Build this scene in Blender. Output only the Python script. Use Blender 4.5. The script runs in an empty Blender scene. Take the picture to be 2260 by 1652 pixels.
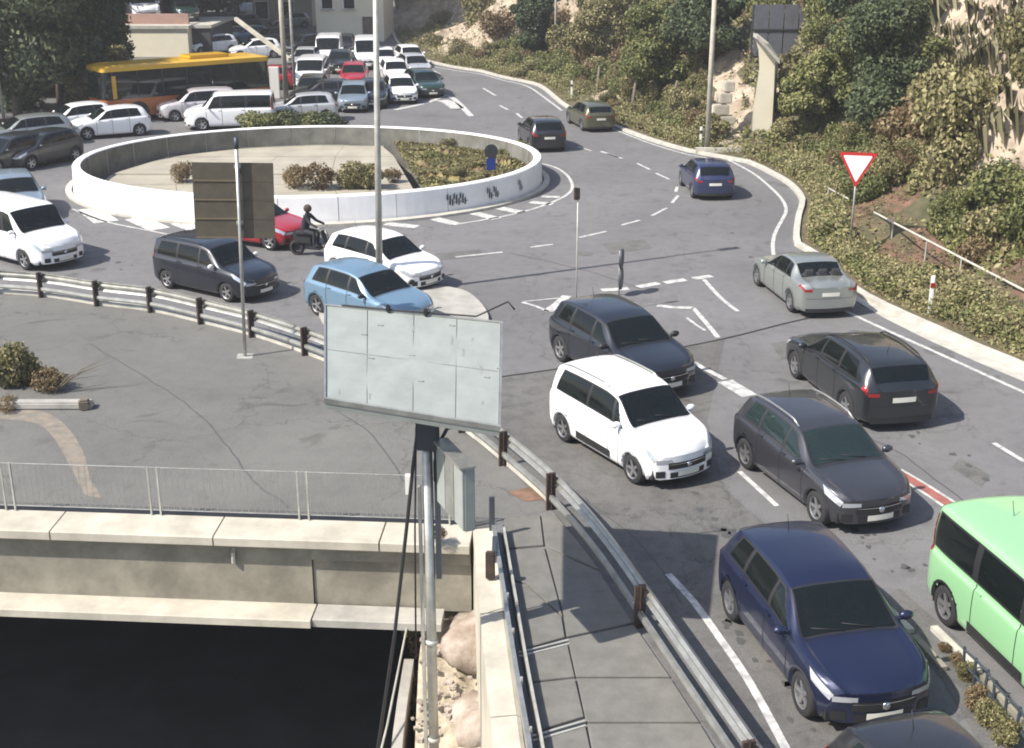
import bpy, bmesh, math, random
import numpy as np
from mathutils import Vector, Matrix

R = math.radians
sc = bpy.context.scene
COL = sc.collection

# ------------------------------------------------------------------ camera
CAM_H, TILT, FPX = 10.8, R(19.7), 3700.0 / 2928.0        # height, tilt below the horizon, focal length / picture width
cam_d = bpy.data.cameras.new('camera')
cam_d.sensor_width = 36.0
cam_d.lens = 36.0 * FPX
cam_d.clip_end = 1500
cam = bpy.data.objects.new('camera', cam_d)
COL.objects.link(cam)
cam.location = (0, 0, CAM_H)
cam.rotation_euler = (R(90) - TILT, 0, 0)
sc.camera = cam

# ------------------------------------------------------------------ light
SUN_EL, SUN_DIR = R(47), R(27)          # shadows run along +27 degrees from +X
world = bpy.data.worlds.new('World')
sc.world = world
world.use_nodes = True
nt = world.node_tree
sky = nt.nodes.new('ShaderNodeTexSky')
sky.sky_type = 'NISHITA'
sky.sun_disc = False
sky.sun_elevation = SUN_EL
sky.sun_rotation = R(270) - SUN_DIR
sky.air_density = 1.0
sky.dust_density = 1.4
nt.nodes['Background'].inputs[1].default_value = 0.105
nt.links.new(sky.outputs[0], nt.nodes['Background'].inputs[0])
sun_l = bpy.data.lights.new('sun', 'SUN')
sun_l.energy = 4.2
sun_l.angle = R(0.53)
sun_l.color = (1.0, 0.935, 0.84)
sun = bpy.data.objects.new('sun', sun_l)
COL.objects.link(sun)
dvec = Vector((math.cos(SUN_DIR) * math.cos(SUN_EL), math.sin(SUN_DIR) * math.cos(SUN_EL), -math.sin(SUN_EL)))
sun.rotation_euler = dvec.to_track_quat('-Z', 'Y').to_euler()
sun.location = (-30, -10, 40)
sc.view_settings.view_transform = 'Standard'
sc.view_settings.look = 'None'
sc.view_settings.gamma = 1
sc.view_settings.use_curve_mapping = False
sc.view_settings.exposure = 0.94
sc.cycles.filter_width = 1.9

# ------------------------------------------------------------------ helpers
def at(px, py, z=0.0):
    """where the ray of a photograph point (2260 wide) meets height z"""
    x = (px - 1130) / (2260 * FPX)
    y = -(py - 826) / (2260 * FPX)
    dy = math.cos(TILT) + y * math.sin(TILT)
    dz = -math.sin(TILT) + y * math.cos(TILT)
    k = (z - CAM_H) / dz
    return Vector((x * k, dy * k, z))

def at_y(px, py, Y):
    """where that ray meets the vertical plane at depth Y"""
    x = (px - 1130) / (2260 * FPX)
    y = -(py - 826) / (2260 * FPX)
    dy = math.cos(TILT) + y * math.sin(TILT)
    dz = -math.sin(TILT) + y * math.cos(TILT)
    k = Y / dy
    return Vector((x * k, Y, CAM_H + dz * k))

def tag(o, label=None, cat=None, group=None, kind=None):
    if label: o['label'] = label
    if cat: o['category'] = cat
    if group: o['group'] = group
    if kind: o['kind'] = kind
    return o

class MB:
    def __init__(s):
        s.v = []; s.f = []
    def add(s, vs, fs):
        b = len(s.v)
        s.v += [tuple(p) for p in vs]
        s.f += [tuple(b + i for i in f) for f in fs]
        return s
    def box(s, c, d, rot=None, taper=1.0):
        hx, hy, hz = d[0] / 2, d[1] / 2, d[2] / 2
        vs = []
        for z, t in ((-hz, 1), (hz, taper)):
            for x, y in ((-hx, -hy), (hx, -hy), (hx, hy), (-hx, hy)):
                p = Vector((x * t, y * t, z))
                if rot is not None:
                    p = (Matrix.Rotation(rot, 3, 'Z') if isinstance(rot, (int, float)) else rot) @ p
                vs.append(p + Vector(c))
        return s.add(vs, [(3, 2, 1, 0), (4, 5, 6, 7), (0, 1, 5, 4), (1, 2, 6, 5), (2, 3, 7, 6), (3, 0, 4, 7)])
    def bevbox(s, c, d, b=0.02, rot=None):
        """box with chamfered vertical and horizontal edges"""
        bm = bmesh.new()
        bmesh.ops.create_cube(bm, size=1)
        for v in bm.verts: v.co = Vector((v.co.x * d[0], v.co.y * d[1], v.co.z * d[2]))
        bmesh.ops.bevel(bm, geom=bm.edges[:], offset=b, segments=2, affect='EDGES')
        M = Matrix.Identity(3) if rot is None else (Matrix.Rotation(rot, 3, 'Z') if isinstance(rot, (int, float)) else rot)
        bm.verts.index_update()
        s.add([M @ v.co + Vector(c) for v in bm.verts], [[v.index for v in f.verts] for f in bm.faces])
        bm.free()
        return s
    def tube(s, pts, r, n=8, closed=False, r2=None):
        pts = [Vector(p) for p in pts]
        m = len(pts)
        b = len(s.v)
        up0 = Vector((0, 0, 1))
        for i, p in enumerate(pts):
            t = (pts[min(i + 1, m - 1)] - pts[max(i - 1, 0)]).normalized()
            up = up0 if abs(t.z) < 0.95 else Vector((1, 0, 0))
            a = t.cross(up).normalized(); c = a.cross(t).normalized()
            rr = r if r2 is None else r + (r2 - r) * i / max(1, m - 1)
            for k in range(n):
                g = 2 * math.pi * k / n
                s.v.append(tuple(p + a * rr * math.cos(g) + c * rr * math.sin(g)))
        for i in range(m - 1):
            for k in range(n):
                k2 = (k + 1) % n
                s.f.append((b + i * n + k, b + i * n + k2, b + (i + 1) * n + k2, b + (i + 1) * n + k))
        s.f.append(tuple(b + k for k in reversed(range(n))))
        s.f.append(tuple(b + (m - 1) * n + k for k in range(n)))
        return s
    def beam(s, pts, prof, close=True):
        """sweep a profile of (side, up) points along a horizontal polyline"""
        pts = [Vector(p) for p in pts]
        m = len(pts); n = len(prof); b = len(s.v)
        for i, p in enumerate(pts):
            t = (pts[min(i + 1, m - 1)] - pts[max(i - 1, 0)]); t.z = 0; t.normalize()
            a = Vector((t.y, -t.x, 0))
            for q in prof:
                s.v.append(tuple(p + a * q[0] + Vector((0, 0, q[1]))))
        for i in range(m - 1):
            for k in range(n if close else n - 1):
                k2 = (k + 1) % n
                s.f.append((b + i * n + k, b + (i + 1) * n + k, b + (i + 1) * n + k2, b + i * n + k2))
        if close:
            s.f.append(tuple(b + k for k in range(n)))
            s.f.append(tuple(b + (m - 1) * n + k for k in reversed(range(n))))
        return s
    def slab(s, poly, z0, z1):
        n = len(poly)
        vs = [(p[0], p[1], z0) for p in poly] + [(p[0], p[1], z1) for p in poly]
        fs = [tuple(reversed(range(n))), tuple(range(n, 2 * n))]
        for i in range(n):
            j = (i + 1) % n
            fs.append((i, j, n + j, n + i))
        return s.add(vs, fs)
    def mesh(s, name, smooth=False):
        me = bpy.data.meshes.new(name)
        me.from_pydata(s.v, [], s.f)
        bm = bmesh.new(); bm.from_mesh(me)
        bmesh.ops.recalc_face_normals(bm, faces=bm.faces[:])
        bm.to_mesh(me); bm.free()
        if smooth:
            me.polygons.foreach_set('use_smooth', [True] * len(me.polygons))
        me.update()
        return me
    def build(s, name, mat, parent=None, smooth=False):
        me = s.mesh(name, smooth)
        me.materials.append(mat)
        o = bpy.data.objects.new(name, me)
        COL.objects.link(o)
        if parent is not None: o.parent = parent
        return o

def obj_of(name, me, parent=None, loc=None, rz=None):
    o = bpy.data.objects.new(name, me)
    COL.objects.link(o)
    if parent is not None: o.parent = parent
    if loc is not None: o.location = loc
    if rz is not None: o.rotation_euler = (0, 0, rz)
    return o

def empty(name, loc, rz=0.0):
    o = bpy.data.objects.new(name, None)
    o.empty_display_size = 0.3
    COL.objects.link(o)
    o.location = loc
    o.rotation_euler = (0, 0, rz)
    return o

def copy_tree(o, parent=None):
    c = o.copy(); COL.objects.link(c)
    if parent is not None: c.parent = parent
    for ch in list(o.children): copy_tree(ch, c)
    return c

def smooth_line(pts, step=0.6):
    """Catmull-Rom through points, resampled"""
    pts = [Vector(p) for p in pts]
    out = []
    n = len(pts)
    for i in range(n - 1):
        p0, p1, p2, p3 = pts[max(i - 1, 0)], pts[i], pts[i + 1], pts[min(i + 2, n - 1)]
        k = max(1, int((p2 - p1).length / step))
        for j in range(k):
            t = j / k
            out.append(0.5 * ((2 * p1) + (p2 - p0) * t + (2 * p0 - 5 * p1 + 4 * p2 - p3) * t * t + (3 * p1 - p0 - 3 * p2 + p3) * t ** 3))
    out.append(pts[-1])
    return out

# ------------------------------------------------------------------ materials
def mat(name, col, rough=0.7, metal=0.0, noise=None, bump=0.0, coat=0.0, spec=0.5, scale=6.0, coord='Object'):
    """noise = (amount, second colour or None)"""
    m = bpy.data.materials.new(name); m.use_nodes = True
    n = m.node_tree; b = n.nodes['Principled BSDF']
    b.inputs['Base Color'].default_value = (*col, 1)
    b.inputs['Roughness'].default_value = rough
    b.inputs['Metallic'].default_value = metal
    b.inputs['Coat Weight'].default_value = coat
    b.inputs['Coat Roughness'].default_value = 0.04
    b.inputs['Specular IOR Level'].default_value = spec
    if noise or bump:
        tc = n.nodes.new('ShaderNodeTexCoord')
        nz = n.nodes.new('ShaderNodeTexNoise'); nz.inputs['Scale'].default_value = scale; nz.inputs['Detail'].default_value = 8
        nz.inputs['Roughness'].default_value = 0.62
        if coord == 'World':
            ge = n.nodes.new('ShaderNodeNewGeometry'); n.links.new(ge.outputs['Position'], nz.inputs['Vector'])
        else:
            n.links.new(tc.outputs[coord], nz.inputs['Vector'])
        if noise:
            amt, c2 = noise
            if c2 is None: c2 = tuple(c * (1 - amt) for c in col)
            rp = n.nodes.new('ShaderNodeValToRGB')
            rp.color_ramp.elements[0].position = 0.36; rp.color_ramp.elements[1].position = 0.64
            rp.color_ramp.elements[0].color = (*c2, 1); rp.color_ramp.elements[1].color = (*col, 1)
            n.links.new(nz.outputs['Fac'], rp.inputs[0]); n.links.new(rp.outputs[0], b.inputs['Base Color'])
        if bump:
            bp = n.nodes.new('ShaderNodeBump'); bp.inputs['Strength'].default_value = bump; bp.inputs['Distance'].default_value = 0.02
            nz2 = n.nodes.new('ShaderNodeTexNoise'); nz2.inputs['Scale'].default_value = scale * 7; nz2.inputs['Detail'].default_value = 4
            n.links.new(nz.inputs['Vector'].links[0].from_socket, nz2.inputs['Vector'])
            n.links.new(nz2.outputs['Fac'], bp.inputs['Height']); n.links.new(bp.outputs[0], b.inputs['Normal'])
    return m

def asphalt(name, base, warm=(1, 1, 1), streak=0.0, stain=0.25):
    """worn asphalt: fine aggregate grain, broad patches, cracks and oil stains"""
    m = bpy.data.materials.new(name); m.use_nodes = True
    n = m.node_tree; b = n.nodes['Principled BSDF']; L = n.links.new
    b.inputs['Roughness'].default_value = 0.88
    b.inputs['Specular IOR Level'].default_value = 0.35
    ge = n.nodes.new('ShaderNodeNewGeometry')
    def noise(scale, detail=5, rough=0.6, dist=0.0):
        x = n.nodes.new('ShaderNodeTexNoise'); x.inputs['Scale'].default_value = scale; x.inputs['Detail'].default_value = detail
        x.inputs['Roughness'].default_value = rough; x.inputs['Distortion'].default_value = dist
        L(ge.outputs['Position'], x.inputs['Vector']); return x
    def ramp(src, p0, c0, p1, c1):
        r = n.nodes.new('ShaderNodeValToRGB')
        r.color_ramp.elements[0].position = p0; r.color_ramp.elements[0].color = (*c0, 1)
        r.color_ramp.elements[1].position = p1; r.color_ramp.elements[1].color = (*c1, 1)
        L(src, r.inputs[0]); return r
    def mul(a, c, f=1.0):
        x = n.nodes.new('ShaderNodeMix'); x.data_type = 'RGBA'; x.blend_type = 'MULTIPLY'; x.inputs[0].default_value = f
        L(a, x.inputs[6]); L(c, x.inputs[7]); return x.outputs[2]
    lo = tuple(base * 0.86 * w for w in warm); hi = tuple(base * 1.12 * w for w in warm)
    broad = ramp(noise(0.16, 6, 0.65, 0.4).outputs['Fac'], 0.35, lo, 0.65, hi)
    grain = ramp(noise(38, 3, 0.7).outputs['Fac'], 0.3, (0.72,) * 3, 0.7, (1.25,) * 3)
    mid = ramp(noise(2.3, 7, 0.7, 0.6).outputs['Fac'], 0.32, (1 - stain,) * 3, 0.55, (1.03,) * 3)
    c = mul(broad.outputs[0], grain.outputs[0]); c = mul(c, mid.outputs[0])
    spots = ramp(noise(0.9, 2, 0.5, 1.2).outputs['Fac'], 0.27, (0.72, 0.71, 0.7), 0.36, (1, 1, 1))
    c = mul(c, spots.outputs[0])
    # cracks
    wp = noise(1.1, 4); ad = n.nodes.new('ShaderNodeVectorMath'); ad.operation = 'SCALE'; ad.inputs['Scale'].default_value = 1.6
    L(wp.outputs['Color'], ad.inputs[0]); a2 = n.nodes.new('ShaderNodeVectorMath'); a2.operation = 'ADD'
    L(ge.outputs['Position'], a2.inputs[0]); L(ad.outputs[0], a2.inputs[1])
    vo = n.nodes.new('ShaderNodeTexVoronoi'); vo.feature = 'DISTANCE_TO_EDGE'; vo.inputs['Scale'].default_value = 0.17
    L(a2.outputs[0], vo.inputs['Vector'])
    cr = ramp(vo.outputs['Distance'], 0.0, (0.62,) * 3, 0.006, (1, 1, 1))
    c = mul(c, cr.outputs[0], 0.8)
    L(c, b.inputs['Base Color'])
    bp = n.nodes.new('ShaderNodeBump'); bp.inputs['Strength'].default_value = 0.35; bp.inputs['Distance'].default_value = 0.01
    L(noise(70, 2).outputs['Fac'], bp.inputs['Height']); L(bp.outputs[0], b.inputs['Normal'])
    return m

def leaf_mat(name, c1, c2, c3, trans=0.12):
    m = bpy.data.materials.new(name); m.use_nodes = True
    n = m.node_tree; b = n.nodes['Principled BSDF']; L = n.links.new
    ge = n.nodes.new('ShaderNodeNewGeometry'); oi = n.nodes.new('ShaderNodeObjectInfo')
    rp = n.nodes.new('ShaderNodeValToRGB')
    e = rp.color_ramp.elements; e[0].position = 0.1; e[0].color = (*c1, 1); e[1].position = 0.95; e[1].color = (*c3, 1)
    k = e.new(0.55); k.color = (*c2, 1)
    ad = n.nodes.new('ShaderNodeMath'); ad.operation = 'MULTIPLY_ADD'; ad.inputs[1].default_value = 0.75
    mu = n.nodes.new('ShaderNodeMath'); mu.operation = 'MULTIPLY'; mu.inputs[1].default_value = 0.25
    L(oi.outputs['Random'], mu.inputs[0]); L(ge.outputs['Random Per Island'], ad.inputs[0]); L(mu.outputs[0], ad.inputs[2])
    L(ad.outputs[0], rp.inputs[0]); L(rp.outputs[0], b.inputs['Base Color'])
    b.inputs['Roughness'].default_value = 0.6
    b.inputs['Specular IOR Level'].default_value = 0.3
    tr = n.nodes.new('ShaderNodeBsdfTranslucent'); L(rp.outputs[0], tr.inputs['Color'])
    mx = n.nodes.new('ShaderNodeMixShader'); mx.inputs[0].default_value = trans
    L(b.outputs[0], mx.inputs[1]); L(tr.outputs[0], mx.inputs[2])
    L(mx.outputs[0], n.nodes['Material Output'].inputs['Surface'])
    return m

M = {}
M['road'] = asphalt('road_asphalt', 0.150, (1.0, 0.985, 1.0), stain=0.14)
M['road_old'] = asphalt('older_asphalt', 0.126, (1.02, 0.99, 0.95), stain=0.3)
M['deck'] = asphalt('deck_surface', 0.138, (1.02, 1.0, 0.94), stain=0.10)
M['paint_line'] = mat('worn_white_line', (0.62, 0.61, 0.58), 0.7, noise=(0.5, (0.3, 0.3, 0.3)), scale=5, coord='World')
M['red_line'] = mat('faded_red_surface', (0.33, 0.12, 0.10), 0.8, noise=(0.3, None), scale=5, coord='World')
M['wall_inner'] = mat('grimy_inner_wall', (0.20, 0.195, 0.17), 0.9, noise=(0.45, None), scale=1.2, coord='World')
M['wall_white'] = mat('white_painted_concrete', (0.86, 0.86, 0.86), 0.75, noise=(0.12, None), bump=0.1, scale=0.8, coord='World')
M['conc'] = mat('concrete', (0.40, 0.385, 0.35), 0.85, noise=(0.3, None), bump=0.25, scale=1.6, coord='World')
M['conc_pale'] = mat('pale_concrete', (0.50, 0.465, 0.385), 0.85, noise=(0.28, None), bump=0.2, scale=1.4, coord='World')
M['conc_beige'] = mat('beige_concrete_floor', (0.37, 0.34, 0.275), 0.9, noise=(0.22, None), bump=0.15, scale=0.7, coord='World')
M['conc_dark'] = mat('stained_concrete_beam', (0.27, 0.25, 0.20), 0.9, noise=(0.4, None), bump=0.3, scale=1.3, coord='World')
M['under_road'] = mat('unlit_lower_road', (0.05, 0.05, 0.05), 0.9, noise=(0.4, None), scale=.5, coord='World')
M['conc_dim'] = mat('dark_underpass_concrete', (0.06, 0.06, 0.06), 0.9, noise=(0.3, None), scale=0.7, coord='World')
M['kerb'] = mat('kerb_concrete', (0.50, 0.48, 0.42), 0.85, noise=(0.25, None), bump=0.2, scale=2.5, coord='World')
M['slabs'] = mat('footway_slab', (0.165, 0.16, 0.145), 0.88, noise=(0.22, None), bump=0.25, scale=3, coord='World')
M['galv'] = mat('galvanised_steel', (0.52, 0.52, 0.49), 0.42, 0.75, noise=(0.3, None), scale=3)
M['galv_dull'] = mat('dull_grey_steel', (0.52, 0.51, 0.46), 0.55, 0.35, noise=(0.3, None), scale=3)
M['rust'] = mat('rusty_brown_steel', (0.085, 0.055, 0.045), 0.8, 0.2, noise=(0.5, None), scale=9)
M['sign_back'] = mat('pale_green_grey_panel', (0.30, 0.325, 0.305), 0.6, 0.05, noise=(0.16, None), scale=2.2)
M['tar'] = mat('tar_seam', (0.07, 0.07, 0.07), 0.8)
M['grating'] = mat('weathered_frame_steel', (0.34, 0.35, 0.33), 0.5, 0.3, noise=(0.3, None), scale=4)
M['seat'] = mat('seat_fabric', (0.06, 0.06, 0.065), 0.9)
M['dash'] = mat('dashboard', (0.03, 0.03, 0.033), 0.7)
M['cloth_white'] = mat('white_shirt', (0.75, 0.75, 0.75), 0.85)
M['red_soil'] = mat('reddish_soil', (0.21, 0.115, 0.08), 0.95, noise=(0.5, (0.07, 0.055, 0.03)), bump=0.5, scale=2.0, coord='World')
M['sign_rib'] = mat('panel_seam', (0.30, 0.33, 0.31), 0.5, 0.15)
M['brown_board'] = mat('brown_sign_back', (0.095, 0.08, 0.056), 0.7, 0.0, noise=(0.25, None), scale=4)
M['brown_board2'] = mat('brown_sign_slat_edge', (0.15, 0.12, 0.07), 0.6)
M['black'] = mat('black_plastic', (0.018, 0.018, 0.02), 0.55)
M['tyre'] = mat('tyre_rubber', (0.02, 0.02, 0.022), 0.85)
M['rim'] = mat('alloy_rim', (0.42, 0.42, 0.43), 0.35, 0.8)
M['rim_dark'] = mat('dark_steel_wheel', (0.12, 0.12, 0.13), 0.45, 0.6)
M['glass'] = mat('tinted_glass', (0.012, 0.017, 0.018), 0.03, 0.0, spec=0.6)
M['glass_green'] = mat('greenish_glass', (0.03, 0.05, 0.052), 0.03, 0.0, spec=0.7)
for k_, t_ in (('glass', (0.16, 0.18, 0.18)), ('glass_green', (0.20, 0.27, 0.26))):
    g_ = M[k_].node_tree; p_ = g_.nodes['Principled BSDF']
    tr_ = g_.nodes.new('ShaderNodeBsdfTransparent'); tr_.inputs[0].default_value = (*t_, 1)
    mx_ = g_.nodes.new('ShaderNodeMixShader'); mx_.inputs[0].default_value = 0.55
    g_.links.new(tr_.outputs[0], mx_.inputs[1]); g_.links.new(p_.outputs[0], mx_.inputs[2]); g_.links.new(mx_.outputs[0], g_.nodes['Material Output'].inputs['Surface'])
M['glass_solid'] = mat('dark_solid_glass', (0.012, 0.017, 0.018), 0.03, 0.0, spec=0.6)
M['lamp_clear'] = mat('headlight_lens', (0.50, 0.52, 0.55), 0.08, 0.4, coat=1)
M['lamp_red'] = mat('red_tail_lens', (0.28, 0.01, 0.012), 0.12, coat=1)
M['chrome'] = mat('chrome_trim', (0.7, 0.7, 0.72), 0.15, 1.0)
M['plate'] = mat('number_plate_white', (0.72, 0.70, 0.60), 0.5)
M['seam'] = mat('panel_gap', (0.01, 0.01, 0.01), 0.9)
M['white_bits'] = mat('white_plastic', (0.75, 0.74, 0.70), 0.5)
M['sign_red'] = mat('sign_red', (0.42, 0.02, 0.02), 0.45)
M['sign_white'] = mat('sign_white', (0.74, 0.74, 0.74), 0.45)
M['sign_blue'] = mat('sign_blue', (0.02, 0.05, 0.30), 0.4)
M['sign_dark'] = mat('dark_sign_back', (0.05, 0.06, 0.075), 0.5, 0.2)
M['earth'] = mat('dry_earth', (0.115, 0.10, 0.055), 0.95, noise=(0.6, (0.05, 0.055, 0.024)), bump=0.6, scale=1.4, coord='World')
M['verge'] = mat('verge_litter', (0.135, 0.10, 0.06), 0.95, noise=(0.55, (0.055, 0.06, 0.025)), bump=0.6, scale=2.6, coord='World')
M['cliff'] = mat('rock_face', (0.46, 0.395, 0.30), 0.95, noise=(0.7, (0.26, 0.20, 0.15)), bump=1.0, scale=1.1, coord='World')
M['rock'] = mat('pinkish_rock', (0.40, 0.345, 0.30), 0.95, noise=(0.5, (0.22, 0.17, 0.13)), bump=0.8, scale=2.4, coord='World')
M['rubble'] = mat('sandy_rubble', (0.50, 0.44, 0.34), 0.95, noise=(0.5, (0.26, 0.22, 0.16)), bump=0.8, scale=3.0, coord='World')
M['sand'] = mat('sandy_dust', (0.25, 0.21, 0.165), 0.95, noise=(0.4, (0.155, 0.145, 0.125)), scale=4, coord='World')
M['grass'] = mat('dry_grass_bed', (0.24, 0.22, 0.075), 0.95, noise=(0.6, (0.14, 0.075, 0.045)), bump=0.6, scale=1.6, coord='World')
M['bark'] = mat('grey_bark', (0.17, 0.14, 0.11), 0.9, noise=(0.4, None), scale=5)
M['leaf'] = leaf_mat('green_leaves', (0.060, 0.074, 0.027), (0.15, 0.16, 0.055), (0.28, 0.27, 0.11))
M['leaf_dark'] = leaf_mat('dark_leaves', (0.028, 0.042, 0.022), (0.058, 0.078, 0.036), (0.115, 0.135, 0.06), 0.06)
M['leaf_olive'] = leaf_mat('olive_leaves', (0.080, 0.078, 0.034), (0.20, 0.18, 0.08), (0.36, 0.32, 0.165))
M['leaf_dry'] = leaf_mat('dry_brown_leaves', (0.085, 0.055, 0.03), (0.17, 0.12, 0.06), (0.28, 0.22, 0.12))
M['straw'] = leaf_mat('straw_stems', (0.13, 0.12, 0.07), (0.26, 0.24, 0.15), (0.42, 0.39, 0.28), 0.05)
M['skin'] = mat('skin', (0.45, 0.26, 0.18), 0.6)
M['cloth_dark'] = mat('dark_clothing', (0.02, 0.022, 0.03), 0.85)
M['cloth_blue'] = mat('denim', (0.05, 0.07, 0.12), 0.85)
M['bus_orange'] = mat('orange_bus_paint', (0.42, 0.12, 0.02), 0.3, coat=0.6)
M['bus_yellow'] = mat('yellow_bus_roof', (0.62, 0.36, 0.03), 0.35, coat=0.4)
M['bld_beige'] = mat('beige_render', (0.46, 0.40, 0.31), 0.9, noise=(0.15, None), scale=0.4, coord='World')
M['bld_cream'] = mat('cream_render', (0.78, 0.72, 0.56), 0.9, noise=(0.12, None), scale=0.4, coord='World')
M['bld_pink'] = mat('pink_terrace_wall', (0.42, 0.27, 0.22), 0.9, noise=(0.2, None), scale=0.8, coord='World')
M['mesh_grey'] = mat('grey_mesh_sheet', (0.115, 0.12, 0.14), 0.6, 0.1, noise=(0.2, None), scale=3)

PAINT = {}
def paint(name, col, metal=0.0, rough=0.32):
    PAINT[name] = mat('paint_' + name, col, rough, metal, coat=0.8)
paint('white', (0.82, 0.82, 0.82)); paint('black', (0.014, 0.014, 0.018)); paint('charcoal', (0.022, 0.025, 0.028), 0.3)
paint('graphite', (0.055, 0.056, 0.066), 0.5); paint('navy', (0.014, 0.020, 0.055), 0.45); paint('silver', (0.34, 0.36, 0.34), 0.6, 0.36)
paint('steel_blue', (0.035, 0.045, 0.105), 0.4); paint('mint', (0.25, 0.48, 0.25)); paint('sky_blue', (0.16, 0.26, 0.36), 0.3)
paint('red', (0.34, 0.018, 0.03)); paint('grey_blue', (0.24, 0.30, 0.35), 0.4); paint('olive', (0.085, 0.085, 0.05), 0.3)
paint('pearl', (0.60, 0.56, 0.56), 0.2); paint('dark_green', (0.02, 0.05, 0.04), 0.3); paint('pale_grey', (0.50, 0.51, 0.52), 0.3)
paint('midnight', (0.016, 0.019, 0.028), 0.25); paint('two_tone', (0.12, 0.13, 0.14), 0.5)

# ------------------------------------------------------------------ cars
SPECS = {
 # x, z_top/H, z_belt/H
 'hatch': dict(L=4.1, W=1.76, H=1.50, wb=2.58, r=0.32, zb=0.20, fx=0.43, prof=[(1, .47, .42), (.94, .53, .47), (.80, .58, .54), (.52, .645, .60), (.14, .93, .635), (-.08, .985, .645), (-.45, 1.0, .66), (-.72, .975, .67), (-.83, .93, .675), (-.97, .66, .63), (-1, .60, .56)], roof=.70,
   win=[(.45, .06, .12, .04), (.01, -.42, .01, -.40), (-.47, -.74, -.45, -.66)], ws=(.50, .17), rw=(-.845, -.95)),
 'estate': dict(L=4.65, W=1.82, H=1.50, wb=2.72, r=0.33, zb=0.19, fx=0.42, prof=[(1, .46, .41), (.94, .53, .47), (.80, .59, .54), (.46, .645, .605), (.12, .93, .64), (-.08, .985, .645), (-.42, 1.0, .66), (-.74, .965, .675), (-.86, .92, .68), (-.975, .68, .65), (-1, .62, .58)], roof=.69,
   win=[(.40, .05, .10, .03), (.00, -.38, .00, -.37), (-.43, -.80, -.42, -.70)], ws=(.445, .15), rw=(-.872, -.955)),
 'mpv': dict(L=4.08, W=1.76, H=1.70, wb=2.54, r=0.315, zb=0.21, fx=0.43, prof=[(1, .44, .39), (.95, .53, .46), (.84, .60, .54), (.60, .665, .60), (.24, .95, .62), (.05, .99, .625), (-.35, 1.0, .635), (-.78, .985, .645), (-.89, .95, .65), (-.985, .62, .60), (-1, .56, .54)], roof=.735,
   win=[(.50, .34, .30, .28), (.29, -.17, .24, -.16), (-.21, -.80, -.20, -.73)], ws=(.585, .27), rw=(-.90, -.965)),
 'minivan': dict(L=4.4, W=1.79, H=1.66, wb=2.68, r=0.315, zb=0.20, fx=0.42, prof=[(1, .44, .39), (.94, .53, .46), (.82, .58, .54), (.55, .645, .59), (.22, .94, .61), (.02, .99, .62), (-.35, 1.0, .63), (-.80, .985, .64), (-.92, .95, .645), (-.99, .62, .60), (-1, .56, .54)], roof=.75,
   win=[(.46, .10, .20, .09), (.06, -.38, .06, -.37), (-.42, -.84, -.41, -.78)], ws=(.535, .25), rw=(-.925, -.975)),
 'sedan': dict(L=4.5, W=1.78, H=1.43, wb=2.76, r=0.325, zb=0.18, fx=0.44, prof=[(1, .46, .41), (.95, .54, .48), (.80, .60, .56), (.44, .665, .62), (.08, .94, .655), (-.12, .99, .66), (-.32, 1.0, .67), (-.46, .965, .675), (-.72, .745, .69), (-.95, .72, .68), (-1, .64, .60)], roof=.68,
   win=[(.36, .00, .05, -.01), (-.04, -.38, -.04, -.36), (-.42, -.56, -.40, -.46)], ws=(.425, .11), rw=(-.49, -.70)),
 'van': dict(L=4.85, W=1.92, H=1.90, wb=3.0, r=0.34, zb=0.22, fx=0.42, prof=[(1, .42, .37), (.95, .52, .44), (.83, .57, .52), (.62, .625, .57), (.36, .95, .58), (.22, .99, .58), (-.4, 1.0, .585), (-.90, .99, .585), (-.965, .955, .585), (-.993, .60, .56), (-1, .56, .52)], roof=.86,
   win=[(.55, .24, .345, .23), (.17, -.33, .17, -.33), (-.40, -.90, -.40, -.90)], ws=(.605, .38), rw=(-.966, -.985)),
 'bus_van': dict(L=4.9, W=1.95, H=2.15, wb=3.0, r=0.34, zb=0.24, fx=0.42, prof=[(1, .40, .35), (.95, .48, .40), (.86, .52, .47), (.72, .56, .52), (.50, .95, .55), (.38, .99, .55), (-.4, 1.0, .555), (-.90, .99, .555), (-.965, .955, .555), (-.993, .58, .53), (-1, .54, .50)], roof=.88,
   win=[(.66, .36, .49, .35), (.30, -.30, .30, -.30), (-.36, -.90, -.36, -.90)], ws=(.70, .53), rw=(-.966, -.985)),
}

def pchip(xs, ys, x):
    xs = np.asarray(xs, float); ys = np.asarray(ys, float)
    h = np.diff(xs); d = np.diff(ys) / h
    m = np.zeros(len(xs))
    for i in range(1, len(xs) - 1):
        if d[i - 1] * d[i] > 0:
            w1 = 2 * h[i] + h[i - 1]; w2 = h[i] + 2 * h[i - 1]
            m[i] = (w1 + w2) / (w1 / d[i - 1] + w2 / d[i])
    m[0] = d[0]; m[-1] = d[-1]
    i = np.clip(np.searchsorted(xs, x) - 1, 0, len(h) - 1)
    t = (x - xs[i]) / h[i]
    t2 = t * t; t3 = t2 * t
    return ys[i] * (2 * t3 - 3 * t2 + 1) + h[i] * m[i] * (t3 - 2 * t2 + t) + ys[i + 1] * (-2 * t3 + 3 * t2) + h[i] * m[i + 1] * (t3 - t2)

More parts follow.
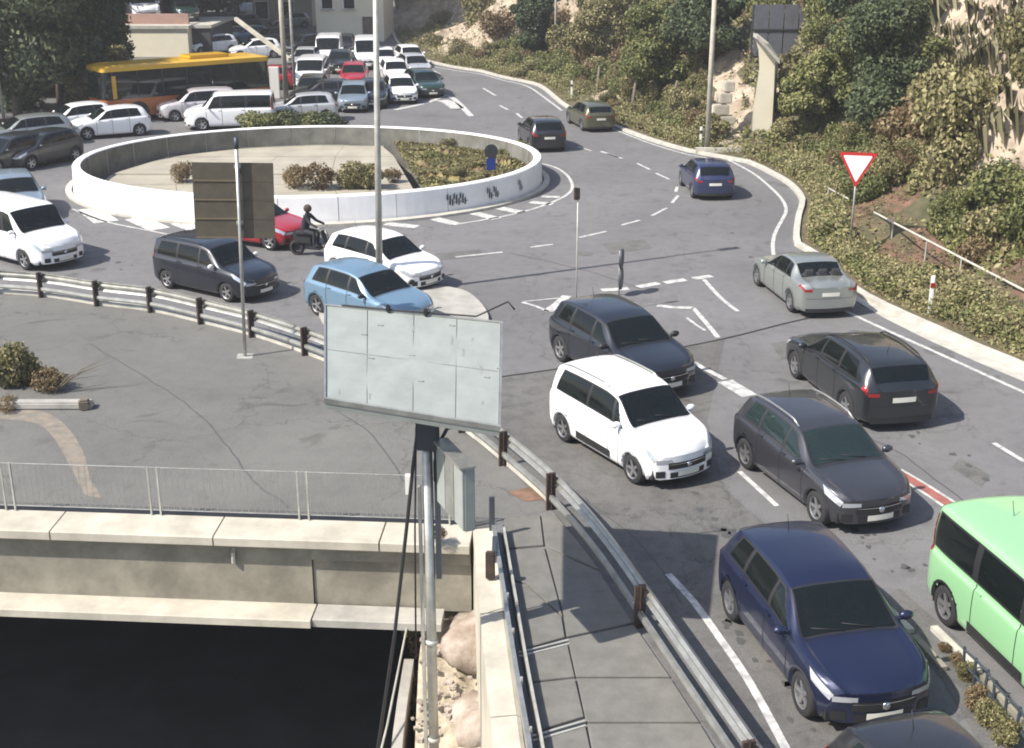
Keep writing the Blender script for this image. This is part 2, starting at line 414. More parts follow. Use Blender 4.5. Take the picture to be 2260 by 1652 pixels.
class Body:
    def __init__(s, sp):
        s.sp = sp; s.cache = {}
        s.bulge = 0.17
        s.hx = sp['L'] / 2 - s.bulge
        p = sorted(sp['prof'])
        s.px = [q[0] for q in p]; s.zt = [q[1] * sp['H'] for q in p]; s.zl = [q[2] * sp['H'] for q in p]
        s.bulge_r = 0.10
        s.wx = [-1, -.97, -.90, -.7, .55, .80, .93, 1]
        s.wy = [.86, .93, .975, 1, 1, .975, .90, .80]
        # roof half width as a fraction of the body half width
        pr = sp['prof']; rf = sp['roof']
        s.rx = [-1, -.90, -.6, pr[4][0] - .02, pr[3][0] + .02, .85, 1]
        s.ry = [rf * .99, rf, rf, rf * .97, .80, .80, .74]
    def sec(s, x):
        k = round(x, 6)
        if k not in s.cache: s.cache[k] = s._sec(x)
        return s.cache[k]
    def _sec(s, x):
        sp = s.sp
        x = max(-1, min(1, x))
        hw = sp['W'] / 2 * float(pchip(s.wx, s.wy, x))
        zt = float(pchip(s.px, s.zt, x)); zl = min(float(pchip(s.px, s.zl, x)), zt - 0.03)
        rr = float(pchip(s.rx, s.ry, x)) * hw
        zb = sp['zb'] + (0.05 if abs(x) > .9 else 0)
        h = zt - zl
        return [(hw * .90, zb), (hw * .975, zb + .09), (hw, zb + .55 * (zl - zb)), (hw * .99, zl - .07), (hw * .945, zl),
                (rr + .02 + (hw * .945 - rr) * .10, zt - .13 * h), (rr * .92, zt - .028), (rr * .55, zt - .006), (0, zt)]
    def pt(s, x, v, side=1):
        c = s.sec(x)
        v = max(0.0, min(8.0, v))
        i = min(7, int(v)); t = v - i
        P = [c[max(i - 1, 0)], c[i], c[i + 1], c[i + 2] if i + 2 < 9 else (-c[7][0], c[7][1])]
        if i in (4,):                                   # side glass is nearly flat
            y = c[4][0] * (1 - t) + c[5][0] * t; z = c[4][1] * (1 - t) + c[5][1] * t
            y += 0.03 * math.sin(math.pi * t)
        else:
            def cr(k):
                a, b, d, e = (q[k] for q in P)
                return 0.5 * (2 * b + (d - a) * t + (2 * a - 5 * b + 4 * d - e) * t * t + (3 * b - a - 3 * d + e) * t ** 3)
            if i in (0, 3, 5):
                y = P[1][0] * (1 - t) + P[2][0] * t; z = P[1][1] * (1 - t) + P[2][1] * t
                k = 0.5
                y = y * k + cr(0) * (1 - k); z = z * k + cr(1) * (1 - k)
            else:
                y = cr(0); z = cr(1)
        return Vector((s.warp(x, y), side * y, z))
    def warp(s, x, y):
        f = max(0.0, (abs(x) - .55) / .45) ** 2
        w = s.sp['W'] / 2 * (.80 if x > 0 else .86)
        k = max(0.0, 1 - (y / w) ** 2)
        return x * s.hx + math.copysign((s.bulge if x > 0 else s.bulge_r) * f * k, x)
    def nrm(s, x, v, side=1):
        e = .004
        a = s.pt(x + e, v, side) - s.pt(x - e, v, side)
        b = s.pt(x, v + .02, side) - s.pt(x, v - .02, side)
        n = a.cross(b)
        if n.length < 1e-9: return Vector((0, side, 0))
        n.normalize()
        p = s.pt(x, v, side)
        if n.dot(Vector((p.x * .2, p.y, p.z - s.sp['H'] * .45))) < 0: n = -n
        return n
    def side_y(s, x, z):
        lo, hi = 0.0, 4.0
        for _ in range(14):
            m = (lo + hi) / 2
            if s.pt(x, m).z < z: lo = m
            else: hi = m
        return s.pt(x, (lo + hi) / 2).y
    def half_at(s, end, z):
        lo, hi = 0.0, 8.0
        for _ in range(16):
            m = (lo + hi) / 2
            if s.pt(end, m).z < z: lo = m
            else: hi = m
        return s.pt(end, (lo + hi) / 2).y
    def cap(s, end, y, z, off=0.0):
        return Vector((s.warp(end, y) + end * off, y, z))
    def patch(s, mb, xa, xb, va, vb, side, off=.006, nx=6, nv=4, skip=None):
        """xa,xb: (at va, at vb) longitudinal bounds"""
        b = len(mb.v)
        for j in range(nv + 1):
            t = j / nv; v = va + (vb - va) * t
            x0 = xa[0] + (xa[1] - xa[0]) * t; x1 = xb[0] + (xb[1] - xb[0]) * t
            for i in range(nx + 1):
                x = x0 + (x1 - x0) * i / nx
                mb.v.append(tuple(s.pt(x, v, side) + s.nrm(x, v, side) * off))
        for j in range(nv):
            t = (j + .5) / nv
            for i in range(nx):
                if skip and skip(xa[0] + (xa[1] - xa[0]) * t + (xb[0] + (xb[1] - xb[0]) * t - xa[0] - (xa[1] - xa[0]) * t) * (i + .5) / nx, va + (vb - va) * t): continue
                a = b + j * (nx + 1) + i
                mb.f.append((a, a + 1, a + nx + 2, a + nx + 1))
        return mb
    def top_patch(s, mb, xa, xb, v0, off=.006, nx=7, ny=12, skip=None):
        """across the car between x=xa and xb, from v0 on one side to v0 on the other"""
        b = len(mb.v)
        for i in range(nx + 1):
            x = xa + (xb - xa) * i / nx
            for j in range(ny + 1):
                t = j / ny * 2 - 1
                v = 8 - (8 - v0) * abs(t); sd = 1 if t >= 0 else -1
                mb.v.append(tuple(s.pt(x, v, sd) + s.nrm(x, v, sd) * off))
        for i in range(nx):
            for j in range(ny):
                if skip and skip(xa + (xb - xa) * (i + .5) / nx, 8 - (8 - v0) * abs((j + .5) / ny * 2 - 1)): continue
                a = b + i * (ny + 1) + j
                mb.f.append((a, a + 1, a + ny + 2, a + ny + 1))
        return mb
    def cap_patch(s, mb, end, y0, y1, z0, z1, off=.008, ny=8, nz=2, slope=0.0):
        b = len(mb.v)
        for j in range(nz + 1):
            for i in range(ny + 1):
                y = y0 + (y1 - y0) * i / ny
                z = z0 + (z1 - z0) * j / nz + slope * abs(y)
                mb.v.append(tuple(s.cap(end, y, z, off)))
        for j in range(nz):
            for i in range(ny):
                a = b + j * (ny + 1) + i
                mb.f.append((a, a + 1, a + ny + 2, a + ny + 1))
        return mb

MESH_CACHE = {}
def wheel_meshes(r, steel=False):
    key = ('wheel', r, steel)
    if key in MESH_CACHE: return MESH_CACHE[key]
    w = .20; n = 24
    prof = [(r * .64, -w / 2), (r * .90, -w / 2), (r * .985, -w * .36), (r, 0), (r * .985, w * .36), (r * .90, w / 2), (r * .64, w / 2)]
    t = MB()
    for i in range(n):
        g = 2 * math.pi * i / n
        for rr, y in prof: t.v.append((rr * math.cos(g), y, rr * math.sin(g)))
    m = len(prof)
    for i in range(n):
        for k in range(m - 1):
            a = i * m + k; b = ((i + 1) % n) * m + k
            t.f.append((a, b, b + 1, a + 1))
    tyre = t.mesh('tyre', True); tyre.materials.append(M['tyre'])
    d = MB()
    # dish + spokes, outer side is +y
    ring = [(r * .66, w * .46), (r * .60, w * .40), (r * .58, w * .10)]
    for i in range(n):
        g = 2 * math.pi * i / n
        for rr, y in ring: d.v.append((rr * math.cos(g), y, rr * math.sin(g)))
    for i in range(n):
        for k in range(2):
            a = i * 3 + k; b = ((i + 1) % n) * 3 + k
            d.f.append((a, b, b + 1, a + 1))
    ns = 5 if not steel else 9
    for k in range(ns):
        g = 2 * math.pi * k / ns
        wd = r * .11 if not steel else r * .13
        c, s_ = math.cos(g), math.sin(g)
        def P(rad, lat, y): return (rad * c - lat * s_, y, rad * s_ + lat * c)
        d.add([P(r * .1, -wd, w * .34), P(r * .1, wd, w * .34), P(r * .61, wd * .7, w * .42), P(r * .61, -wd * .7, w * .42),
               P(r * .1, -wd, w * .2), P(r * .1, wd, w * .2), P(r * .61, wd * .7, w * .3), P(r * .61, -wd * .7, w * .3)],
              [(0, 1, 2, 3), (0, 4, 5, 1), (1, 5, 6, 2), (3, 2, 6, 7), (0, 3, 7, 4)])
    hub = [(r * .16, w * .36, 0)]
    b = len(d.v)
    for i in range(10):
        g = 2 * math.pi * i / 10; d.v.append((r * .17 * math.cos(g), w * .37, r * .17 * math.sin(g)))
    d.f.append(tuple(b + i for i in range(10)))
    rim = d.mesh('rim', False); rim.materials.append(M['rim_dark'] if steel else M['rim'])
    bk = MB(); b = 0
    for i in range(n):
        g = 2 * math.pi * i / n; bk.v.append((r * .62 * math.cos(g), w * .08, r * .62 * math.sin(g)))
    bk.f.append(tuple(range(n)))
    back = bk.mesh('brake_disc'); back.materials.append(M['black'])
    MESH_CACHE[key] = (tyre, rim, back)
    return MESH_CACHE[key]

def car_meshes(kind, o):
    key = (kind,) + tuple(sorted((k, v) for k, v in o.items() if k in ('trim', 'rails', 'panel_sides', 'plain_back')))
    if key in MESH_CACHE: return MESH_CACHE[key]
    sp = SPECS[kind]; B = Body(sp)
    parts = []
    # ---- body shell
    mb = MB()
    xs = []
    for a, b in zip(B.px[:-1], B.px[1:]):
        k = max(2, int(round((b - a) / .05))) if b - a > .06 else 3
        xs += [a + (b - a) * i / k for i in range(k)]
    xs.append(1.0)
    wheel_x = [sp['wb'] / 2 + (sp['L'] / 2) * (0.0), -sp['wb'] / 2]
    shift = (sp['fx'] - .43) * sp['L']
    wheel_x = [sp['wb'] / 2 + .02 + shift, -sp['wb'] / 2 + .02 + shift]
    for wxx in wheel_x:
        for dx in np.linspace(-.45, .45, 13): xs.append(max(-1, min(1, (wxx + dx) / B.hx)))
    xs = sorted(set(round(x, 4) for x in xs))
    vs = [0, .4, .8, 1.1, 1.4, 1.7, 2, 2.3, 2.6, 2.85, 3, 3.4, 3.7, 4, 4.15, 4.3, 4.5, 4.7, 4.91, 5, 5.25, 5.49, 5.75, 6, 6.5, 7, 7.5, 8]
    for w_ in sp['win']: xs += [w_[0], w_[1], w_[2], w_[3]]
    xs += [sp['ws'][0], sp['ws'][1], sp['rw'][0], sp['rw'][1]]; xs = sorted(set(round(x, 4) for x in xs))
    nv = len(vs)
    def opening(x, v):
        if 4.16 < v < 4.9:
            t = (v - 4.13) / .79
            for w in (sp['win'][:1] if o.get('panel_sides') else sp['win']):
                if w[1] + (w[3] - w[1]) * t + .012 < x < w[0] + (w[2] - w[0]) * t - .012: return True
        if v > 5.5 and sp['ws'][1] + .02 < x < sp['ws'][0] - .02: return True
        if v > 5.5 and not o.get('plain_back') and sp['rw'][1] + .01 < x < sp['rw'][0] - .01: return True
        return False
    for side in (1, -1):
        b = len(mb.v)
        for x in xs:
            for v in vs: mb.v.append(tuple(B.pt(x, v, side)))
        for i in range(len(xs) - 1):
            for j in range(nv - 1):
                a = b + i * nv + j
                c = [(mb.v[a][k] + mb.v[a + nv + 1][k]) / 2 for k in (0, 2)]
                xm, vm = (xs[i] + xs[i + 1]) / 2, (vs[j] + vs[j + 1]) / 2
                if opening(xm, vm): continue
                if vs[j] < 3.6 and any(math.hypot(c[0] - w, c[1] - sp['r']) < sp['r'] + .055 for w in wheel_x): continue
                mb.f.append((a, a + 1, a + nv + 1, a + nv) if side > 0 else (a, a + nv, a + nv + 1, a + 1))
    for end in (1, -1):                                  # nose and tail
        ny = 14; b = len(mb.v)
        for v in vs:
            q = B.pt(end, v)
            for i in range(ny + 1):
                y = q.y * (1 - 2 * i / ny)
                mb.v.append((B.warp(end, y), y, q.z))
        for j in range(nv - 1):
            for i in range(ny):
                a = b + j * (ny + 1) + i
                mb.f.append((a, a + 1, a + ny + 2, a + ny + 1) if end < 0 else (a, a + ny + 1, a + ny + 2, a + 1))
        # close the lid between the top section line and the bulged front
    me = bpy.data.meshes.new('body'); me.from_pydata(mb.v, [], mb.f)
    bm = bmesh.new(); bm.from_mesh(me)
    bmesh.ops.remove_doubles(bm, verts=bm.verts[:], dist=.002)
    bmesh.ops.recalc_face_normals(bm, faces=bm.faces[:])
    bm.to_mesh(me); bm.free()
    me.polygons.foreach_set('use_smooth', [True] * len(me.polygons))
    me.materials.append(M['black'])
    parts.append(('body', me, 'paint'))
    # underbody tray
    u = MB().box((0, 0, sp['zb'] + .14), (sp['L'] * .9, sp['W'] * .84, .2))
    parts.append(('underbody', u.mesh('underbody'), 'black'))
    H_, W_ = sp['H'], sp['W']; hx = B.hx
    fl = MB().box((-.1 * hx, 0, sp['zb'] + .26), (hx * 1.3, W_ * .80, .04)); parts.append(('cabin_floor', fl.mesh('cabin_floor'), 'dash'))
    wsx = sp['ws'][0] * hx
    dz = B.pt(sp['ws'][0], 4).z
    db = MB().bevbox((wsx - .30, 0, dz - .14), (.50, W_ * .78, .22), .05); parts.append(('dashboard', db.mesh('dashboard'), 'dash'))
    sx = wsx - 1.15
    rows = [sx, sx - .95] + ([sx - 1.75] if kind in ('van', 'minivan') else [])
    for ri_, xr in enumerate(rows):
        if xr < -hx * .86: continue
        for yy in ((-.36, .36) if ri_ == 0 else (-.40, 0, .40)):
            s_ = MB(); z0_ = sp['zb'] + .28
            s_.bevbox((xr + .12, yy, z0_ + .12), (.50, .44 if ri_ == 0 else .38, .18), .05)
            s_.bevbox((xr - .16, yy, z0_ + .44), (.14, .44 if ri_ == 0 else .38, .56), .05, Matrix.Rotation(R(-14), 3, 'Y'))
            s_.bevbox((xr - .25, yy, min(z0_ + .82, H_ - .24)), (.08, .26, .17), .03, Matrix.Rotation(R(-10), 3, 'Y'))
            parts.append(('seat', s_.mesh('seat'), 'seat'))
    sw = MB().tube([(wsx - .62 + .03 * math.cos(g), .36 + .18 * math.cos(g), dz - .02 + .17 * math.sin(g)) for g in np.linspace(0, 6.28, 15)], .014, 5); parts.append(('steering_wheel', sw.mesh('steering_wheel'), 'dash'))
    # cabin tray under the glass line keeps the shell opaque; window glass
    def P(name, mbx, m, smooth=True): parts.append((name, mbx.mesh(name, smooth), m))
    wpx = sp['win']
    for side in (1, -1):
        if not o.get('panel_sides'):
            surround = MB(); B.patch(surround, (wpx[0][0] + .02, wpx[0][2] + .012), (wpx[-1][1] - .025, wpx[-1][3] - .02), 4.06, 4.97, side, .0035, 60, 11, opening)
            P('window_surround', surround, 'black')
        use = wpx[:1] if o.get('panel_sides') else wpx
        for w in use:
            g = MB(); B.patch(g, (w[0], w[2]), (w[1], w[3]), 4.13, 4.92, side, .008, 8, 5); P('side_window', g, 'glass')
        # gaps of the doors
        gm = MB()
        for xg in ([wpx[0][0] - .01, wpx[1][0] + .015, wpx[1][1] - .01] if kind != 'mpv' else [.44, .255, -.185, -.60]):
            v1 = 4.05
            B.patch(gm, (xg, xg), (xg + .008, xg + .008), .5, v1, side, .004, 1, 10)
        B.patch(gm, (wpx[0][0], wpx[0][0]), (wpx[1][1], wpx[1][1]), .48, .53, side, .004, 12, 1)
        P('door_gap', gm, 'seam')
        for xh in ((wpx[1][0] + .07), (wpx[1][1] + .05)):
            p = B.pt(xh, 3.35, side); P('door_handle', MB().bevbox(p + Vector((0, side * .018, 0)), (.17, .035, .032), .008), 'paint', False)
        mr = MB(); p = B.pt(wpx[0][0] - .05, 4.15, side)
        bm2 = bmesh.new(); bmesh.ops.create_icosphere(bm2, subdivisions=2, radius=1)
        bm2.verts.index_update()
        mr.add([Vector((v.co.x * .065, v.co.y * .115, v.co.z * .075)) + p + Vector((0, side * .12, .05)) for v in bm2.verts], [[v.index for v in f.verts] for f in bm2.faces]); bm2.free()
        mr.box(p + Vector((0, side * .03, .01)), (.05, .12, .03))
        P('wing_mirror', mr, 'mirror')
        # lamps
        hl = MB()
        B.patch(hl, (.99, .995), (.83, .76), 2.9, 4.2, side, .007, 6, 4)
        # part of the lamp that wraps round the nose
        zl = B.pt(1, 2.85).z; zh = B.pt(1, 4.15).z
        hw = B.half_at(1, zl)
        b0 = len(hl.v)
        ys = np.linspace(hw * .995, hw * .55, 6)
        for y in ys:
            hl.v.append(tuple(B.cap(1, side * y, zl + .01 + .03 * (hw - y), .007))); hl.v.append(tuple(B.cap(1, side * y, zh, .007)))
        for i in range(5): hl.f.append((b0 + 2 * i, b0 + 2 * i + 2, b0 + 2 * i + 3, b0 + 2 * i + 1))
        P('headlight', hl, 'lamp_clear')
        tl = MB()
        hi = 5.0 if kind in ('van', 'bus_van', 'mpv', 'minivan') else 4.3
        if kind in ('sedan',):
            B.patch(tl, (-.995, -.995), (-.90, -.93), 3.1, 4.0, side, .007, 4, 3)
        else:
            B.patch(tl, (-.995, -.985 if hi < 5 else -.975), (-.93, -.935), 3.0, hi - .1, side, .007, 4, 6)
        zl = B.pt(-1, 3.0).z; zh = B.pt(-1, 4.1).z; hw = B.half_at(-1, zl)
        b0 = len(tl.v)
        k0 = .70 if hi < 5 else .82
        for y in np.linspace(hw * .995, hw * k0, 5):
            tl.v.append(tuple(B.cap(-1, side * y, zl, .007))); tl.v.append(tuple(B.cap(-1, side * y, zh, .007)))
        for i in range(4): tl.f.append((b0 + 2 * i, b0 + 2 * i + 2, b0 + 2 * i + 3, b0 + 2 * i + 1))
        P('tail_light', tl, 'lamp_red')
        if o.get('trim'):
            tr = MB(); B.patch(tr, (.30, .30), (-.36, -.36), 1.05, 1.5, side, .02, 14, 1); P('side_trim', tr, 'trim')
        # wheel arch lips
        for w in wheel_x:
            ar = MB(); b0 = len(ar.v); n = 20; ri = sp['r'] + .035; ro = sp['r'] + (.085 if not o.get('clad') else .11)
            cnt = 0
            for i in range(n + 1):
                g = math.pi * (i / n * 1.16 - .08)
                zi, zo = sp['r'] + ri * math.sin(g), sp['r'] + ro * math.sin(g)
                xi, xo = w + ri * math.cos(g), w + ro * math.cos(g)
                zi = max(zi, sp['zb']); zo = max(zo, sp['zb'])
                yi = B.side_y(xi / B.hx, zi); yo = B.side_y(xo / B.hx, zo)
                ar.v += [(xi, side * (yi - .16), zi), (xi, side * (yi + .008), zi), (xo, side * (yo + .006), zo)]
            for i in range(n):
                for k in range(2):
                    a = b0 + 3 * i + k; ar.f.append((a, a + 1, a + 4, a + 3))
            P('wheel_arch', ar, 'arch')
            wl = MB(); b0 = 0; ri = sp['r'] + .06
            for i in range(n + 1):
                g = math.pi * (i / n * 1.2 - .1)
                wl.v += [(w + ri * math.cos(g), side * (sp['W'] / 2 - .34), sp['r'] + ri * math.sin(g)), (w + ri * math.cos(g), side * (sp['W'] / 2 - .05), sp['r'] + ri * math.sin(g))]
            for i in range(n): wl.f.append((2 * i, 2 * i + 1, 2 * i + 3, 2 * i + 2))
            wl.f.append(tuple(2 * i for i in range(n + 1)))
            P('wheel_well', wl, 'black')
    g = MB(); B.top_patch(g, sp['ws'][0] + .015, sp['ws'][1] - .015, 5.15, .0035, 16, 30, opening); P('windscreen_frame', g, 'black')
    g = MB(); B.top_patch(g, sp['ws'][0], sp['ws'][1], 5.45, .008, 8, 16); P('windscreen', g, 'glass')
    if not o.get('plain_back'):
        g = MB(); B.top_patch(g, sp['rw'][1], sp['rw'][0], 5.5, .008, 8, 16); P('rear_window', g, 'glass')
    # nose: grille, lower intake, badge bar, plate
    zN = B.pt(1, 4).z
    g = MB(); B.cap_patch(g, 1, -.46, .46, zN - .20, zN - .06, .008); P('grille', g, 'black')
    g = MB(); B.cap_patch(g, 1, -.44, .44, zN - .10, zN - .088, .013, 8, 1); P('grille_bar', g, 'chrome')
    g = MB().tube([B.cap(1, 0, zN - .13, .004), B.cap(1, 0, zN - .13, .022)], .055, 14); P('badge', g, 'chrome')
    for sd in (-.1, .42):
        g = MB(); p0 = B.pt(sp['ws'][0] + .012, 7.6); g.tube([B.pt(sp['ws'][0] + .006, 8 - abs(sd) * 2.2, 1 if sd > 0 else -1) + Vector((0, 0, .02)), B.pt(sp['ws'][0] - .05, 8 - abs(sd - .5) * 2.6, 1 if sd > .5 else -1) + Vector((0, 0, .022))], .008, 5); P('wiper', g, 'black')
    z0 = sp['zb'] + .07
    g = MB(); B.cap_patch(g, 1, -.42, .42, z0, z0 + .12, .008); P('lower_intake', g, 'black')
    for sd in (1, -1):
        g = MB(); B.cap_patch(g, 1, sd * .52, sd * .70, z0 + .02, z0 + .16, .008, 4, 2); P('fog_light_recess', g, 'black')
    g = MB(); B.cap_patch(g, 1, -.26, .26, z0 + .03, z0 + .135, .018, 4, 1); P('number_plate', g, 'plate')
    zr = B.pt(-1, 3).z
    g = MB(); B.cap_patch(g, -1, -.26, .26, zr - .13, zr - .02, .012, 4, 1); P('number_plate', g, 'plate')
    g = MB(); B.cap_patch(g, -1, -.7, .7, sp['zb'] + .02, sp['zb'] + .13, .012, 10, 1); P('bumper_insert', g, 'black')
    g = MB(); B.cap_patch(g, -1, -.68, .68, zr - .20, zr - .192, .006, 10, 1)
    P('panel_gap', g, 'seam')
    g = MB(); B.top_patch(g, sp['prof'][3][0] + .01, sp['prof'][3][0] + .016, 5.2, .004, 1, 12)
    P('bonnet_gap', g, 'seam')
    if o.get('rails'):
        for sd in (1, -1):
            r_ = MB(); pts = [B.pt(x, 5.75, sd) + Vector((0, 0, .045 if 0 < i < 9 else .0)) for i, x in enumerate(np.linspace(.08, -.80, 10))]
            r_.tube(pts, .018, 6); P('roof_rail', r_, 'rail')
    an = MB(); p = B.pt(-.62, 8); an.tube([p, p + Vector((-.08, 0, .22))], .006, 5); P('aerial', an, 'black')
    MESH_CACHE[key] = (parts, wheel_x)
    return MESH_CACHE[key]

def car(kind, pnt, col, label, cat='car', group=None, name='car', glass='glass', steel=False, trim_m='black', rail_m='galv', arch=None, mirror=None, scale=1.0, **o):
    """pnt = ((x,y), heading in degrees)"""
    (x, y), hd = pnt
    parts, wheel_x = car_meshes(kind, o)
    sp = SPECS[kind]
    root = empty(name, (x, y, .0), R(hd))
    root.scale = (scale,) * 3
    tag(root, label, cat, group)
    mm = {'paint': PAINT[col], 'trim': M[trim_m], 'arch': PAINT[col] if arch is None else M[arch], 'mirror': PAINT[col] if mirror is None else M[mirror], 'glass': M[glass], 'rail': M[rail_m]}
    for nm, me, mk in parts:
        ob = obj_of(nm, me, root)
        m = mm.get(mk) or M[mk]
        if len(me.materials) == 0: me.materials.append(m)
        ob.material_slots[0].link = 'OBJECT'; ob.material_slots[0].material = m
    ty, rm, dk = wheel_meshes(sp['r'], steel)
    for wx in wheel_x:
        for side in (1, -1):
            w = empty('wheel', (wx, side * (sp['W'] / 2 - .125), sp['r'])); w.parent = root
            if side < 0: w.rotation_euler = (0, 0, math.pi)
            obj_of('tyre', ty, w); obj_of('rim', rm, w); obj_of('brake_disc', dk, w)
    return root

def pose(rear, front, kind, side, mid=False):
    """pose from the ground points under the two wheels of the side in view; side=+1 the car's left, -1 its right"""
    a = at(*rear); b = at(*front)
    d = (b - a); d.z = 0; d.normalize()
    left = Vector((-d.y, d.x, 0))
    sp = SPECS[kind]
    c = (a + b) / 2 - left * side * (sp['W'] / 2 - .03)
    return ((c.x, c.y), math.degrees(math.atan2(d.y, d.x)))

def spot(px, py, hd):
    p = at(px, py)
    return ((p.x, p.y), hd)

def proj(p):
    f = p[1] * math.cos(TILT) - (p[2] - CAM_H) * math.sin(TILT)
    u = p[1] * math.sin(TILT) + (p[2] - CAM_H) * math.cos(TILT)
    return 1130 + 2260 * FPX * p[0] / f, 826 - 2260 * FPX * u / f

def sheet(name, poly, z, m, kind='structure', holes=(), parent=None):
    bm = bmesh.new()
    for lp in [poly] + list(holes):
        vs = [bm.verts.new((p[0], p[1], z)) for p in lp]
        for i in range(len(vs)): bm.edges.new((vs[i], vs[(i + 1) % len(vs)]))
    bmesh.ops.triangle_fill(bm, use_beauty=True, edges=bm.edges[:], normal=(0, 0, 1))
    for f in bm.faces:
        if f.normal.z < 0: f.normal_flip()
    me = bpy.data.meshes.new(name); bm.to_mesh(me); bm.free()
    me.materials.append(m)
    o = obj_of(name, me, parent)
    if kind: o['kind'] = kind
    return o

def P2(*pts, z=0.0):
    return [at(x, y, z) for x, y in pts]

# ================================================================== GROUND AND ROADS
RC = Vector((-8.5, 54.6, 0)); RA, RB = 9.75, 8.35            # roundabout wall
def ell(a, b, t): return Vector((RC.x + a * math.cos(t), RC.y + b * math.sin(t), 0))
RAIL = smooth_line(P2((-260, 640), (-80, 646), (91, 657), (214, 676), (332, 690), (443, 716), (556, 745), (673, 785), (800, 838), (920, 895), (1020, 955), (1110, 1028), (1215, 1125), (1312, 1240), (1410, 1385), (1505, 1530), (1610, 1690), (1720, 1860), (1860, 2080)), 0.5)
e0, e1 = at(0, 1134), at(1045, 1169)
edir = (e1 - e0).normalized()
eL = e0 - edir * 70
wing_r = P2((1098, 1180), (1108, 1240), (1135, 1420), (1172, 1652), (1200, 1850))
outer = [eL, e1] + wing_r + [Vector((0.6, 3, 0)), Vector((80, 3, 0)), Vector((120, 420, 0)), Vector((-160, 420, 0)), Vector((-160, eL.y, 0))]
hole = [ell(RA - .3, RB - .3, i / 64 * 2 * math.pi) for i in range(64)]
road = sheet('road', outer, 0.0, M['road'], holes=[hole])

# bridge deck surface left of the guard rail
dk = [eL, e1, at(1090, 1160)] + [p for p in reversed([q for q in RAIL if q.y > at(1215, 1127).y])]
sheet('bridge_deck', dk, 0.004, M['deck'])
# older, darker asphalt below the expansion joint
sheet('older_road_surface', [q for q in RAIL if at(1030, 965).y > q.y > 15.2] + P2((1700, 1800), (1900, 1652), (2005, 1480), (1830, 1280), (1600, 1080), (1560, 930), (1600, 748), (1420, 783), (1225, 816), (1110, 832), (1000, 850), (960, 915)), 0.004, M['road_old'])

# cast expansion joint across the road
jl = smooth_line(P2((1000, 851), (1110, 832), (1225, 816), (1420, 783), (1600, 748), (1740, 713), (1800, 700)), 0.5)
MB().beam([p + Vector((0, 0, .006)) for p in jl], [(-.035, 0), (.035, 0), (.035, .004), (-.035, .004)]).build('expansion_joint', M['seam'])['kind'] = 'structure'

# ------------------------------------------------------------------ painted markings
def paint_line(pts, w, m='paint_line', name='lane_marking', z=0.009):
    q = smooth_line(P2(*pts), 0.5) if len(pts) > 2 else P2(*pts)
    o = MB().beam([p + Vector((0, 0, z)) for p in q], [(-w / 2, 0), (w / 2, 0)], close=False).build(name, M[m])
    o['kind'] = 'structure'
    return o
def z7(x, y): return ((1500 + .354 * x) / 1.29557, (330 + .354 * y) / 1.29557)
def z3(x, y): return ((1400 + .4056 * x) / 1.29557, (780 + .4056 * y) / 1.29557)
def z6(x, y): return ((800 + .3982 * x) / 1.29557, (330 + .3982 * y) / 1.29557)
def z5(x, y): return (.3982 * x / 1.29557, (330 + .3982 * y) / 1.29557)
paint_line([(1605, 352), (1660, 382), (1699, 413), (1726, 441), (1735, 465), (1726, 486), (1710, 517), (1706, 553), (1720, 600), (1770, 640), (1905, 706), (2080, 785), (2260, 867), (2500, 975)], .13, name='edge_line')
for a, b in (((440, 990), (660, 940)), ((780, 890), (930, 850)), ((1030, 812), (1150, 750)), ((1190, 710), (1240, 650)), ((1222, 620), (1232, 580)), ((1170, 520), (1060, 470)), ((1010, 440), (910, 390)), ((790, 352), (660, 310)), ((540, 290), (430, 255))):
    paint_line([z7(*a), z7(*b)], .13, name='give_way_dash')
for a, b in (((1260, 1020), (1600, 985)), ((1800, 950), (1960, 928))):
    paint_line([z6(*a), z6(*b)], .13, name='give_way_dash')
for a, b in (((620, 1415), (840, 1403)), ((915, 1390), (1080, 1358)), ((1130, 1355), (1300, 1330)), ((1365, 1322), (1510, 1300))):
    paint_line([z7(*a), z7(*b)], .30, name='stop_line_dash')
paint_line([z3(1510, 50), z3(1630, 180), z3(1750, 275)], .13, name='island_outline')
paint_line([z3(1180, 235), z3(1300, 247), z3(1435, 250)], .22, name='island_outline')
paint_line([z3(1435, 250), z3(1530, 360), z3(1610, 460)], .14, name='island_outline')
paint_line([z3(1390, 320), z3(1455, 370), z3(1520, 410)], .09, name='island_outline')
paint_line([z3(230, 210), z3(330, 240), z3(410, 275)], .12, name='island_outline')
paint_line([z3(410, 275), z3(480, 225), z3(545, 165)], .30, name='island_outline')
paint_line([z3(245, 205), z3(500, 180)], .08, name='island_outline')
paint_line([(1530, 800), (1550, 812), (1600, 838)], .16, name='median_line')
paint_line([(1600, 842), (1655, 875)], .42, name='median_nose')
paint_line([(1632, 1042), (1665, 1072), (1715, 1118)], .11, name='lane_line')
paint_line([(1830, 1215), (1860, 1245)], .11, name='lane_line')
paint_line([(1475, 1268), (1530, 1328), (1590, 1412), (1650, 1500), (1735, 1655), (1800, 1790)], .13, name='lane_line')
paint_line([(2193, 979), (2262, 1020)], .12, name='lane_line')
paint_line([(1985, 1046), (2040, 1078), (2098, 1116), (2200, 1190)], .30, 'red_line', 'median_red_strip', .007)
paint_line([(1988, 1037), (2044, 1070), (2104, 1108), (2206, 1182)], .07, name='median_line', z=.011)
paint_line([(1980, 1054), (2034, 1086), (2090, 1124), (2190, 1198)], .07, name='median_line', z=.011)
